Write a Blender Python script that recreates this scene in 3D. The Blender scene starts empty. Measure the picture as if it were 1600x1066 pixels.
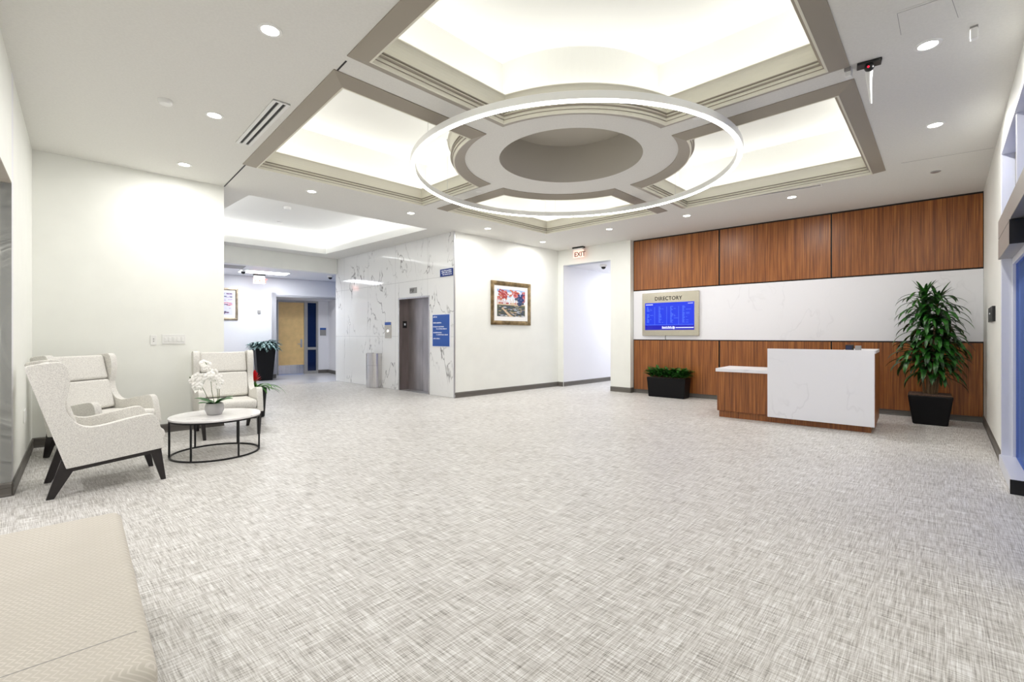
import bpy, math, random
from mathutils import Vector, Matrix
from mathutils.geometry import tessellate_polygon
R = random.Random(7)
PI = math.pi
sc = bpy.context.scene
COL = sc.collection

# ------------------------------------------------------------------ survey of the room
F, CX, HY, HC, H = 725.0, 800.0, 523.5, 1.262, 3.33      # focal length (px), horizon, eye height, ceiling height
def fl(px, py, z=0.0):
    Y = (HC - z) * F / (py - HY)
    return Vector(((px - CX) * Y / F, Y))
def pt(px, Y): return Vector(((px - CX) * Y / F, Y))
V2 = lambda x, y: Vector((x, y))

# ------------------------------------------------------------------ materials
MATS = {}
def new_mat(name):
    m = bpy.data.materials.new(name); m.use_nodes = True
    nt = m.node_tree
    b = nt.nodes['Principled BSDF']
    return m, nt, b
def N(nt, t, **kw):
    n = nt.nodes.new(t)
    for k, v in kw.items():
        if k.startswith('i_'): n.inputs[k[2:].replace('_', ' ')].default_value = v
        else: setattr(n, k, v)
    return n
def srgb(r, g, b):
    f = lambda c: (c / 255 / 12.92) if c / 255 <= .04045 else ((c / 255 + .055) / 1.055) ** 2.4
    return (f(r), f(g), f(b), 1)
def flat(name, rgb, rough=.6, metal=0, emit=None, es=0, spec=.5, noise=0.0, nscale=40):
    m, nt, b = new_mat(name)
    c = srgb(*rgb)
    b.inputs['Base Color'].default_value = c
    b.inputs['Roughness'].default_value = rough
    b.inputs['Metallic'].default_value = metal
    b.inputs['Specular IOR Level'].default_value = spec
    if noise:
        tc = N(nt, 'ShaderNodeTexCoord'); nz = N(nt, 'ShaderNodeTexNoise'); nz.inputs['Scale'].default_value = nscale
        nz.inputs['Detail'].default_value = 4
        cr = N(nt, 'ShaderNodeValToRGB')
        cr.color_ramp.elements[0].position = .35; cr.color_ramp.elements[1].position = .65
        cr.color_ramp.elements[0].color = tuple(x * (1 - noise) for x in c[:3]) + (1,)
        cr.color_ramp.elements[1].color = tuple(min(1, x * (1 + noise)) for x in c[:3]) + (1,)
        nt.links.new(tc.outputs['Object'], nz.inputs['Vector']); nt.links.new(nz.outputs['Fac'], cr.inputs['Fac'])
        nt.links.new(cr.outputs['Color'], b.inputs['Base Color'])
    if emit:
        b.inputs['Emission Color'].default_value = srgb(*emit); b.inputs['Emission Strength'].default_value = es
    MATS[name] = m
    return m
flat('wall_paint', (238, 239, 233), .55, noise=.015, nscale=3)
flat('hall_paint', (232, 232, 236), .5)
flat('ceiling_paint', (225, 224, 219), .8, noise=.02, nscale=60)
flat('recess_paint', (240, 240, 236), .8)
flat('crown_paint', (228, 225, 210), .5)
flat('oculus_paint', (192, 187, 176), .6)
flat('casing_paint', (158, 150, 137), .5)
flat('baseboard_rubber', (98, 94, 88), .45)
flat('black_reveal', (22, 17, 14), .5)
flat('charcoal_wood', (30, 24, 24), .4)
flat('black_metal', (26, 26, 28), .4, metal=.3)
flat('black_plastic', (16, 16, 18), .35)
flat('white_plastic', (235, 235, 232), .4)
flat('grey_plastic', (150, 148, 146), .5)
flat('sign_blue', (38, 84, 165), .4)
flat('sign_navy', (14, 48, 130), .4)
flat('sign_white', (236, 240, 248), .5)
flat('paper_white', (244, 243, 240), .6)
flat('maple_door', (224, 190, 130), .45, noise=.06, nscale=6)
flat('aluminium', (196, 196, 198), .35, metal=.85)
flat('white_frame', (226, 228, 236), .35, metal=.2)
flat('door_metal', (176, 174, 170), .4, metal=.6)
flat('pot_grey', (176, 174, 174), .25)
flat('pot_black', (13, 13, 16), .45, spec=.2)
flat('soil', (92, 72, 60), .95, noise=.5, nscale=60)
flat('moss', (60, 70, 40), .95)
flat('stem_green', (88, 102, 60), .5)
flat('cane_brown', (112, 92, 66), .8)
flat('petal_white', (250, 248, 244), .5)
flat('flower_red', (205, 20, 34), .45)
flat('dark_glass', (20, 32, 70), .06, spec=.8)
flat('led_white', (255, 255, 255), .5, emit=(255, 252, 246), es=14)
flat('led_ring', (255, 255, 255), .5, emit=(255, 253, 250), es=11)
flat('panel_light', (255, 255, 255), .5, emit=(250, 252, 255), es=9)
flat('exit_glow', (255, 225, 215), .4, emit=(255, 190, 170), es=.8)
flat('exit_red', (235, 70, 50), .4, emit=(255, 70, 50), es=.5)
flat('red_light', (200, 20, 40), .3, emit=(255, 20, 60), es=1.5)
flat('screen_blue', (2, 6, 60), .2, emit=(10, 55, 240), es=.95)
flat('screen_navy', (2, 2, 50), .2, emit=(16, 16, 200), es=.85)
flat('screen_light', (30, 50, 120), .3, emit=(90, 140, 250), es=.95)
flat('screen_white', (90, 90, 120), .3, emit=(228, 232, 255), es=1.0)
flat('letter_dark', (60, 54, 46), .4)
flat('champagne_metal', (200, 194, 178), .24, metal=.9)
flat('outside_paving', (60, 70, 90), .8)
flat('outside_wall', (70, 110, 180), .8)

def leaf_mat(name, c1, c2, sc_=14, rough=.35):
    m, nt, b = new_mat(name)
    tc = N(nt, 'ShaderNodeTexCoord'); nz = N(nt, 'ShaderNodeTexNoise'); nz.inputs['Scale'].default_value = sc_
    cr = N(nt, 'ShaderNodeValToRGB'); cr.color_ramp.elements[0].position = .38; cr.color_ramp.elements[1].position = .64
    cr.color_ramp.elements[0].color = srgb(*c1); cr.color_ramp.elements[1].color = srgb(*c2)
    nt.links.new(tc.outputs['Object'], nz.inputs['Vector']); nt.links.new(nz.outputs['Fac'], cr.inputs['Fac'])
    nt.links.new(cr.outputs['Color'], b.inputs['Base Color']); b.inputs['Roughness'].default_value = rough
    MATS[name] = m
leaf_mat('leaf_dark', (12, 42, 16), (48, 112, 34), 12)
leaf_mat('leaf_green', (16, 54, 20), (62, 128, 44), 22)
leaf_mat('leaf_blue', (22, 62, 54), (176, 206, 204), 22, .45)
leaf_mat('leaf_bright', (30, 88, 22), (110, 170, 60), 9)
leaf_mat('leaf_orchid', (22, 72, 24), (62, 124, 50), 20)

def fabric(name, c, c2, scale=420, bump=.25):
    m, nt, b = new_mat(name)
    tc = N(nt, 'ShaderNodeTexCoord'); nz = N(nt, 'ShaderNodeTexNoise'); nz.inputs['Scale'].default_value = scale * .35
    nz.inputs['Detail'].default_value = 3
    cr = N(nt, 'ShaderNodeValToRGB'); cr.color_ramp.elements[0].position = .36; cr.color_ramp.elements[1].position = .6
    cr.color_ramp.elements[0].color = srgb(*c2); cr.color_ramp.elements[1].color = srgb(*c)
    bp = N(nt, 'ShaderNodeBump'); bp.inputs['Strength'].default_value = bump; bp.inputs['Distance'].default_value = .002
    nt.links.new(tc.outputs['Object'], nz.inputs['Vector']); nt.links.new(nz.outputs['Fac'], cr.inputs['Fac'])
    nt.links.new(cr.outputs['Color'], b.inputs['Base Color']); nt.links.new(nz.outputs['Fac'], bp.inputs['Height'])
    nt.links.new(bp.outputs['Normal'], b.inputs['Normal']); b.inputs['Roughness'].default_value = .95
    b.inputs['Specular IOR Level'].default_value = .15
    MATS[name] = m
fabric('chair_fabric', (230, 228, 222), (206, 203, 198))

def math_node(nt, op, a, b_=None, c=None):
    n = N(nt, 'ShaderNodeMath', operation=op)
    for i, v in enumerate((a, b_, c)):
        if v is None: continue
        if isinstance(v, (int, float)): n.inputs[i].default_value = v
        else: nt.links.new(v, n.inputs[i])
    return n.outputs[0]

def bench_fabric():
    m, nt, b = new_mat('bench_fabric')
    tc = N(nt, 'ShaderNodeTexCoord'); sp = N(nt, 'ShaderNodeSeparateXYZ')
    nt.links.new(tc.outputs['Object'], sp.inputs[0])
    x, y, z = sp.outputs
    y2 = math_node(nt, 'ADD', y, z)
    zig = math_node(nt, 'PINGPONG', x, .016)
    v = math_node(nt, 'ADD', y2, math_node(nt, 'MULTIPLY', zig, .9))
    fr = math_node(nt, 'FRACT', math_node(nt, 'MULTIPLY', v, 62.0))
    line = math_node(nt, 'LESS_THAN', math_node(nt, 'ABSOLUTE', math_node(nt, 'SUBTRACT', fr, .5)), .15)
    nz = N(nt, 'ShaderNodeTexNoise'); nz.inputs['Scale'].default_value = 7
    nt.links.new(tc.outputs['Object'], nz.inputs['Vector'])
    f = math_node(nt, 'MULTIPLY', line, math_node(nt, 'MULTIPLY', nz.outputs['Fac'], 1.1))
    mx = N(nt, 'ShaderNodeMix', data_type='RGBA')
    mx.inputs['A'].default_value = srgb(206, 200, 189); mx.inputs['B'].default_value = srgb(228, 222, 213)
    nt.links.new(f, mx.inputs['Factor'])
    nt.links.new(mx.outputs['Result'], b.inputs['Base Color']); b.inputs['Roughness'].default_value = .9
    bp = N(nt, 'ShaderNodeBump'); bp.inputs['Strength'].default_value = .3; bp.inputs['Distance'].default_value = .002
    nt.links.new(line, bp.inputs['Height']); nt.links.new(bp.outputs['Normal'], b.inputs['Normal'])
    MATS['bench_fabric'] = m
bench_fabric()

def floor_mat():
    m, nt, b = new_mat('woven_floor')
    tc = N(nt, 'ShaderNodeTexCoord')
    def streak(sx, sy, rot, det=3):
        mp = N(nt, 'ShaderNodeMapping'); mp.inputs['Rotation'].default_value = (0, 0, rot)
        mp.inputs['Scale'].default_value = (sx, sy, 1)
        rr = N(nt, 'ShaderNodeMapping'); rr.inputs['Rotation'].default_value = (0, 0, rot)
        mp.inputs['Rotation'].default_value = (0, 0, 0)
        nt.links.new(tc.outputs['Object'], rr.inputs['Vector']); nt.links.new(rr.outputs['Vector'], mp.inputs['Vector'])
        nz = N(nt, 'ShaderNodeTexNoise'); nz.inputs['Scale'].default_value = 1; nz.inputs['Detail'].default_value = det
        nz.inputs['Roughness'].default_value = .6
        nt.links.new(mp.outputs['Vector'], nz.inputs['Vector'])
        return nz.outputs['Fac']
    a = math.radians(-47)
    s1 = streak(8, 210, a); s2 = streak(210, 8, a)
    s3 = streak(4, 70, a, 2); s4 = streak(70, 4, a, 2)
    big = N(nt, 'ShaderNodeTexNoise'); big.inputs['Scale'].default_value = 1.1; big.inputs['Detail'].default_value = 2
    nt.links.new(tc.outputs['Object'], big.inputs['Vector'])
    t = math_node(nt, 'ADD', math_node(nt, 'MULTIPLY', s1, 1.0), math_node(nt, 'MULTIPLY', s2, 1.0))
    u = math_node(nt, 'ADD', math_node(nt, 'MULTIPLY', s3, .45), math_node(nt, 'MULTIPLY', s4, .45))
    t = math_node(nt, 'ADD', t, u)
    t = math_node(nt, 'ADD', t, math_node(nt, 'MULTIPLY', big.outputs['Fac'], .12))
    t = math_node(nt, 'DIVIDE', t, 3.02)
    cr = N(nt, 'ShaderNodeValToRGB')
    e = cr.color_ramp.elements
    e[0].position = .36; e[0].color = srgb(86, 80, 77)
    e[1].position = .60; e[1].color = srgb(246, 246, 245)
    k = e.new(.45); k.color = srgb(174, 170, 164)
    k = e.new(.51); k.color = srgb(210, 207, 203)
    nt.links.new(t, cr.inputs['Fac']); nt.links.new(cr.outputs['Color'], b.inputs['Base Color'])
    b.inputs['Roughness'].default_value = .42; b.inputs['Specular IOR Level'].default_value = .45
    bp = N(nt, 'ShaderNodeBump'); bp.inputs['Strength'].default_value = .25; bp.inputs['Distance'].default_value = .002
    nt.links.new(t, bp.inputs['Height']); nt.links.new(bp.outputs['Normal'], b.inputs['Normal'])
    MATS['woven_floor'] = m
floor_mat()
flat('hall_tile', (222, 221, 222), .18, noise=.05, nscale=2)

def wood():
    m, nt, b = new_mat('walnut')
    tc = N(nt, 'ShaderNodeTexCoord')
    mp = N(nt, 'ShaderNodeMapping'); mp.inputs['Scale'].default_value = (38, 38, .5)
    nz = N(nt, 'ShaderNodeTexNoise'); nz.inputs['Scale'].default_value = 1; nz.inputs['Detail'].default_value = 7; nz.inputs['Roughness'].default_value = .72
    nz.inputs['Distortion'].default_value = .25
    mp2 = N(nt, 'ShaderNodeMapping'); mp2.inputs['Scale'].default_value = (150, 150, 2.2)
    n2 = N(nt, 'ShaderNodeTexNoise'); n2.inputs['Scale'].default_value = 1; n2.inputs['Detail'].default_value = 3
    nt.links.new(tc.outputs['Object'], mp.inputs['Vector']); nt.links.new(mp.outputs['Vector'], nz.inputs['Vector'])
    nt.links.new(tc.outputs['Object'], mp2.inputs['Vector']); nt.links.new(mp2.outputs['Vector'], n2.inputs['Vector'])
    t = math_node(nt, 'ADD', math_node(nt, 'MULTIPLY', nz.outputs['Fac'], .65), math_node(nt, 'MULTIPLY', n2.outputs['Fac'], .35))
    cr = N(nt, 'ShaderNodeValToRGB'); e = cr.color_ramp.elements
    e[0].position = .34; e[0].color = srgb(84, 42, 16)
    e[1].position = .66; e[1].color = srgb(192, 128, 66)
    k = e.new(.47); k.color = srgb(132, 76, 32)
    k = e.new(.55); k.color = srgb(160, 97, 44)
    nt.links.new(t, cr.inputs['Fac']); nt.links.new(cr.outputs['Color'], b.inputs['Base Color'])
    b.inputs['Roughness'].default_value = .38
    MATS['walnut'] = m
wood()

def stone(name, base, vein, scale, amount, rough, grid=None, zs=.6, det=4, w=.014, lo=.48):
    m, nt, b = new_mat(name)
    tc = N(nt, 'ShaderNodeTexCoord')
    mp = N(nt, 'ShaderNodeMapping'); mp.inputs['Rotation'].default_value = (0, -.65, 0); mp.inputs['Scale'].default_value = (1, 1, zs)
    nt.links.new(tc.outputs['Object'], mp.inputs['Vector'])
    nz = N(nt, 'ShaderNodeTexNoise'); nz.inputs['Scale'].default_value = scale; nz.inputs['Detail'].default_value = det; nz.inputs['Roughness'].default_value = .55
    nz.inputs['Distortion'].default_value = .3
    nt.links.new(mp.outputs['Vector'], nz.inputs['Vector'])
    d = math_node(nt, 'ABSOLUTE', math_node(nt, 'SUBTRACT', nz.outputs['Fac'], .5))
    v = N(nt, 'ShaderNodeMapRange'); v.inputs['From Min'].default_value = 0; v.inputs['From Max'].default_value = w
    v.inputs['To Min'].default_value = 1; v.inputs['To Max'].default_value = 0
    nt.links.new(d, v.inputs['Value'])
    n2 = N(nt, 'ShaderNodeTexNoise'); n2.inputs['Scale'].default_value = scale * .9; n2.inputs['Detail'].default_value = 2
    nt.links.new(tc.outputs['Object'], n2.inputs['Vector'])
    g = N(nt, 'ShaderNodeMapRange'); g.inputs['From Min'].default_value = lo; g.inputs['From Max'].default_value = lo + .14
    g.inputs['To Min'].default_value = .04; g.inputs['To Max'].default_value = amount
    nt.links.new(n2.outputs['Fac'], g.inputs['Value'])
    f = math_node(nt, 'MULTIPLY', v.outputs[0], g.outputs[0])
    mx = N(nt, 'ShaderNodeMix', data_type='RGBA'); mx.inputs['A'].default_value = srgb(*base); mx.inputs['B'].default_value = srgb(*vein)
    nt.links.new(f, mx.inputs['Factor'])
    out = mx.outputs['Result']
    if grid:
        sp = N(nt, 'ShaderNodeSeparateXYZ'); nt.links.new(tc.outputs['Object'], sp.inputs[0])
        def jl(c, per, off):
            q = math_node(nt, 'FRACT', math_node(nt, 'DIVIDE', math_node(nt, 'ADD', c, off), per))
            return math_node(nt, 'LESS_THAN', q, .006 / per)
        j = math_node(nt, 'MAXIMUM', jl(sp.outputs[0], grid[0], grid[2]), jl(sp.outputs[2], grid[1], grid[3]))
        m2 = N(nt, 'ShaderNodeMix', data_type='RGBA'); m2.inputs['B'].default_value = srgb(186, 186, 186)
        nt.links.new(j, m2.inputs['Factor']); nt.links.new(out, m2.inputs['A']); out = m2.outputs['Result']
    nt.links.new(out, b.inputs['Base Color']); b.inputs['Roughness'].default_value = rough
    MATS[name] = m
stone('marble_tile', (236, 236, 234), (84, 80, 78), 1.5, .85, .07, grid=(1.24, 1.225, .35, 0), zs=.5, w=.011, lo=.46)
stone('quartz', (240, 240, 244), (218, 218, 222), 1.6, .5, .3)
stone('table_marble', (236, 234, 234), (176, 174, 178), 5, .8, .2)

def brushed(name, rgb, rough, sc_=(60, 60, .6), amt=.25):
    m, nt, b = new_mat(name)
    tc = N(nt, 'ShaderNodeTexCoord'); mp = N(nt, 'ShaderNodeMapping'); mp.inputs['Scale'].default_value = sc_
    nz = N(nt, 'ShaderNodeTexNoise'); nz.inputs['Scale'].default_value = 1; nz.inputs['Detail'].default_value = 4
    nt.links.new(tc.outputs['Object'], mp.inputs['Vector']); nt.links.new(mp.outputs['Vector'], nz.inputs['Vector'])
    c = srgb(*rgb)
    cr = N(nt, 'ShaderNodeValToRGB'); cr.color_ramp.elements[0].position = .3; cr.color_ramp.elements[1].position = .7
    cr.color_ramp.elements[0].color = tuple(x * (1 - amt) for x in c[:3]) + (1,)
    cr.color_ramp.elements[1].color = tuple(min(1, x * (1 + amt)) for x in c[:3]) + (1,)
    nt.links.new(nz.outputs['Fac'], cr.inputs['Fac']); nt.links.new(cr.outputs['Color'], b.inputs['Base Color'])
    b.inputs['Metallic'].default_value = .9; b.inputs['Roughness'].default_value = rough
    MATS[name] = m
brushed('brushed_steel', (212, 210, 210), .22, (30, 30, .6), .12)
brushed('elevator_steel', (176, 172, 172), .36, (5, 5, 1.2), .22)
brushed('elevator_jamb', (140, 130, 130), .38, (6, 6, 1.2), .2)
brushed('frame_gold', (150, 130, 96), .35, (9, 9, 9), .5)
brushed('frame_bronze', (176, 162, 140), .35, (9, 9, 9), .35)

def glass():
    m, nt, b = new_mat('door_glass')
    nt.nodes.remove(b)
    out = nt.nodes['Material Output']
    tr = N(nt, 'ShaderNodeBsdfTransparent'); tr.inputs['Color'].default_value = (.30, .50, .92, 1)
    gl = N(nt, 'ShaderNodeBsdfGlossy'); gl.inputs['Color'].default_value = (.28, .42, .85, 1); gl.inputs['Roughness'].default_value = .01
    fr = N(nt, 'ShaderNodeFresnel'); fr.inputs['IOR'].default_value = 1.5
    mx = N(nt, 'ShaderNodeMixShader')
    nt.links.new(fr.outputs[0], mx.inputs[0]); nt.links.new(tr.outputs[0], mx.inputs[1]); nt.links.new(gl.outputs[0], mx.inputs[2])
    nt.links.new(mx.outputs[0], out.inputs['Surface'])
    MATS['door_glass'] = m
glass()

# ------------------------------------------------------------------ mesh helpers
class MB:
    def __init__(s): s.v = []; s.f = []; s.mi = []; s.cur = 0
    def add(s, vs, fs):
        o = len(s.v); s.v += [tuple(v) for v in vs]
        for f in fs: s.f.append([i + o for i in f]); s.mi.append(s.cur)
        return s
    def box(s, x0, x1, y0, y1, z0, z1):
        return s.add([(x, y, z) for x in (x0, x1) for y in (y0, y1) for z in (z0, z1)],
                     [(0, 1, 3, 2), (4, 6, 7, 5), (0, 4, 5, 1), (2, 3, 7, 6), (0, 2, 6, 4), (1, 5, 7, 3)])
    def hexa(s, bot, top):
        return s.add(list(bot) + list(top), [(3, 2, 1, 0), (4, 5, 6, 7), (0, 1, 5, 4), (1, 2, 6, 5), (2, 3, 7, 6), (3, 0, 4, 7)])
    def prism_x(s, prof, x0, x1):      # prof in (y, z)
        n = len(prof)
        s.add([(x0, y, z) for y, z in prof] + [(x1, y, z) for y, z in prof],
              [tuple(range(n))[::-1], tuple(range(n, 2 * n))] + [(i, (i + 1) % n, n + (i + 1) % n, n + i) for i in range(n)])
        return s
    def lathe(s, prof, n=32, c=(0, 0, 0), cap0=True, cap1=True):
        o = []
        for r, z in prof:
            o += [(c[0] + r * math.cos(2 * PI * i / n), c[1] + r * math.sin(2 * PI * i / n), c[2] + z) for i in range(n)]
        fs = []
        for k in range(len(prof) - 1):
            for i in range(n):
                j = (i + 1) % n
                fs.append((k * n + i, k * n + j, (k + 1) * n + j, (k + 1) * n + i))
        if cap0: fs.append(tuple(range(n))[::-1])
        if cap1: fs.append(tuple((len(prof) - 1) * n + i for i in range(n)))
        return s.add(o, fs)
    def tube(s, pts, r, n=8, r1=None):
        pts = [Vector(p) for p in pts]; m = len(pts)
        vs = []; 
        for k, p in enumerate(pts):
            d = (pts[min(k + 1, m - 1)] - pts[max(k - 1, 0)]).normalized()
            a = Vector((0, 0, 1)) if abs(d.z) < .9 else Vector((1, 0, 0))
            u = d.cross(a).normalized(); w = d.cross(u)
            rr = r if r1 is None else r + (r1 - r) * k / (m - 1)
            vs += [p + (u * math.cos(2 * PI * i / n) + w * math.sin(2 * PI * i / n)) * rr for i in range(n)]
        fs = [(k * n + i, k * n + (i + 1) % n, (k + 1) * n + (i + 1) % n, (k + 1) * n + i) for k in range(m - 1) for i in range(n)]
        fs += [tuple(range(n))[::-1], tuple((m - 1) * n + i for i in range(n))]
        return s.add(vs, fs)
    def sphere(s, c, r, nu=12, nv=8, sc_=(1, 1, 1)):
        vs = [(c[0], c[1], c[2] - r * sc_[2])]
        for k in range(1, nv):
            t = PI * k / nv
            for i in range(nu):
                p = 2 * PI * i / nu
                vs.append((c[0] + r * sc_[0] * math.sin(t) * math.cos(p), c[1] + r * sc_[1] * math.sin(t) * math.sin(p), c[2] - r * sc_[2] * math.cos(t)))
        vs.append((c[0], c[1], c[2] + r * sc_[2]))
        fs = [(0, 1 + (i + 1) % nu, 1 + i) for i in range(nu)]
        for k in range(nv - 2):
            for i in range(nu):
                a = 1 + k * nu + i; b2 = 1 + k * nu + (i + 1) % nu
                fs.append((a, b2, b2 + nu, a + nu))
        L = len(vs) - 1
        fs += [(L, 1 + (nv - 2) * nu + i, 1 + (nv - 2) * nu + (i + 1) % nu) for i in range(nu)]
        return s.add(vs, fs)
    def blade(s, base, az, L, w, up, droop, n=6, fold=.2):
        """an arching leaf: starts at base, heading az, rising at angle up, bending down by droop over its length"""
        p = Vector(base); h = Vector((math.cos(az), math.sin(az), 0)); sd = Vector((-h.y, h.x, 0))
        vs = []
        for k in range(n + 1):
            t = k / n
            ang = up - droop * t
            if k: p = p + (h * math.cos(ang) + Vector((0, 0, 1)) * math.sin(ang)) * (L / n)
            ww = w * (math.sin(PI * min(1, (t * .92 + .08))) ** .6) * (1 if t < .98 else .1) * .5
            nrm = (h * -math.sin(ang) + Vector((0, 0, 1)) * math.cos(ang))
            vs += [p + sd * ww + nrm * ww * fold, p, p - sd * ww + nrm * ww * fold]
        fs = []
        for k in range(n):
            a = k * 3
            fs += [(a, a + 1, a + 4, a + 3), (a + 1, a + 2, a + 5, a + 4)]
        return s.add(vs, fs)
    def build(s, name, mat, parent=None, mw=None, bevel=0, seg=2, smooth=None, sub=0):
        me = bpy.data.meshes.new(name); me.from_pydata(s.v, [], s.f)
        for mm in (mat if isinstance(mat, (list, tuple)) else [mat]): me.materials.append(MATS[mm])
        if max(s.mi, default=0):
            for p, i in zip(me.polygons, s.mi): p.material_index = i
        me.validate(); me.update()
        import bmesh
        bm = bmesh.new(); bm.from_mesh(me)
        bmesh.ops.recalc_face_normals(bm, faces=bm.faces); bm.to_mesh(me); bm.free()
        o = bpy.data.objects.new(name, me); COL.objects.link(o)
        if parent: o.parent = parent
        if mw is not None: o.matrix_world = mw
        if bevel:
            md = o.modifiers.new('bevel', 'BEVEL'); md.width = bevel; md.segments = seg; md.limit_method = 'ANGLE'; md.angle_limit = .6
        if sub:
            md = o.modifiers.new('sub', 'SUBSURF'); md.levels = sub; md.render_levels = sub
        if smooth is None: smooth = bool(bevel)
        if smooth:
            for p in me.polygons: p.use_smooth = True
            try: me.set_sharp_from_angle(angle=math.radians(40))
            except Exception: pass
            if bevel and bevel >= .006:
                try:
                    me.set_sharp_from_angle(angle=math.radians(180))
                    wn = o.modifiers.new('wn', 'WEIGHTED_NORMAL'); wn.keep_sharp = True
                except Exception: pass
        return o
def empty(name, label, cat, loc=(0, 0, 0), rz=0, group=None):
    o = bpy.data.objects.new(name, None); COL.objects.link(o); o.empty_display_size = .1
    o.location = loc; o.rotation_euler = (0, 0, rz)
    o['label'] = label; o['category'] = cat
    if group: o['group'] = group
    return o
def tag(o, label, cat, group=None):
    o['label'] = label; o['category'] = cat
    if group: o['group'] = group
    return o
def struct(o, label=None):
    o['kind'] = 'structure'
    if label: o['label'] = label
    return o
def copy_tree(o, parent=None):
    c = o.copy(); COL.objects.link(c)
    if parent: c.parent = parent
    for ch in [x for x in bpy.data.objects if x.parent == o]: copy_tree(ch, c)
    return c
def text_mesh(name, s, size, mat, parent, mw, ext=.002, spacing=1.0, align='LEFT'):
    cu = bpy.data.curves.new(name, 'FONT'); cu.body = s; cu.size = size; cu.extrude = ext; cu.space_character = spacing; cu.align_x = align; cu.offset = size * .018
    tmp = bpy.data.objects.new('tmp_text', cu); COL.objects.link(tmp)
    dg = bpy.context.evaluated_depsgraph_get(); dg.update()
    me = bpy.data.meshes.new_from_object(tmp.evaluated_get(dg)); bpy.data.objects.remove(tmp)
    me.materials.clear(); me.materials.append(MATS[mat])
    o = bpy.data.objects.new(name, me); COL.objects.link(o)
    if parent: o.parent = parent
    o.matrix_world = mw if parent is None else mw
    if parent: o.matrix_parent_inverse = Matrix(); o.matrix_basis = mw
    return o

# ---- a straight vertical wall with its own frame: x along the wall, y = into the room, z up
class Line:
    def __init__(s, A, B, inside=V2(0, 5)):
        A = V2(*A); B = V2(*B)
        d = (B - A).normalized(); n = V2(-d.y, d.x)
        if (inside - A).dot(n) < 0:          # keep a right-handed frame: swap the ends
            A, B = B, A; d = -d; n = -n
        s.A, s.B, s.d, s.n, s.L = A, B, d, n, (B - A).length
        s.M = Matrix(((d.x, n.x, 0, A.x), (d.y, n.y, 0, A.y), (0, 0, 1, 0), (0, 0, 0, 1)))
    def s(s_, px, off=0):
        """distance along the wall at image column px, on a plane off metres into the room"""
        A = s_.A + s_.n * off
        k = (px - CX) / F
        return (k * A.y - A.x) / (s_.d.x - k * s_.d.y)
    def z(s_, px, py, off=0):
        P = s_.A + s_.n * off + s_.d * s_.s(px, off)
        return HC - (py - HY) * P.y / F
    def at(s_, s, off=0, z=0):
        P = s_.A + s_.d * s + s_.n * off
        return Vector((P.x, P.y, z))
    def mw(s_, s, off=0, z=0):
        return Matrix.Translation(s_.at(s, off, z)) @ s_.M.to_3x3().to_4x4()
def wall(name, ln, mat, z0=0, z1=H, holes=(), th=.12, s0=None, s1=None):
    m = MB(); a = 0 if s0 is None else s0; e = ln.L if s1 is None else s1
    cuts = sorted(holes)
    x = a
    for (h0, h1, hz0, hz1) in cuts:
        if h0 > x: m.box(x, h0, -th, 0, z0, z1)
        if hz1 < z1: m.box(h0, h1, -th, 0, hz1, z1)
        if hz0 > z0: m.box(h0, h1, -th, 0, z0, hz0)
        x = h1
    if e > x: m.box(x, e, -th, 0, z0, z1)
    return struct(m.build(name, mat, mw=ln.M))
nbase = [0]
def baseboard(side, ln, s0, s1, h=.11):
    m = MB(); m.prism_x([(0, 0), (.014, 0), (.014, .012), (.01, .02), (.01, h - .045), (.013, h - .04), (.013, h - .012), (.006, h), (0, h)], s0, s1)
    return struct(m.build('baseboard_' + side, 'baseboard_rubber', mw=ln.M))

# ------------------------------------------------------------------ room lines
C0 = V2(-5.348, 5.17); P1 = V2(-4.016, 6.47); J = V2(-3.925, 3.64)
M1 = V2(-1.148, 9.25); M0 = V2(-4.85, 12.77)
P2 = V2(1.137, 11.45); P4 = V2(2.577, 10.1); W0 = V2(2.673, 10.2); W1 = V2(6.78, 6.67)
dA = (M1 - P2).normalized()                      # direction of the picture wall
L_left = Line(C0, J)
L_face = Line(C0, P1)
L_marble = Line(M1, M0)
L_pic = Line(M1, P2)
L_pier = Line(P2, P4)
L_wal = Line(W0, W1)
RD = V2(-.682, -.731)
L_right = Line(W1, W1 + RD * 7.0)
def along_right(px):      # distance from the corner W1
    s = L_right.s(px)
    return s if (L_right.A - W1).length < 1e-6 else L_right.L - s

# floor
fm = MB()
hall_a = V2(-6.61, 10.65); hall_b = V2(-4.78, 12.7); hd = (hall_b - hall_a).normalized()
far_l = hall_a - hd * 4; far_r = hall_b + hd * 1.2
fm.add([(-9.5, -4, 0), (10, -4, 0), (10, 18, 0), (far_r.x + 3, 18, 0), (far_r.x, far_r.y, 0), (far_l.x, far_l.y, 0), (-11, 6, 0)], [(0, 1, 2, 3, 4, 5, 6)])
struct(fm.build('floor', 'woven_floor'), 'pale grey woven floor covering of the lobby')
tm = MB(); tm.add([(far_l.x, far_l.y, 0), (far_r.x, far_r.y, 0), (far_r.x + 3, 18, 0), (-13, 18, 0), (-13, 7, 0)], [(0, 1, 2, 3, 4)])
o = tm.build('floor_hall', 'hall_tile'); struct(o, 'pale polished tile floor of the back hall')

# walls
wall('wall_left', L_left, 'wall_paint')
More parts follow.
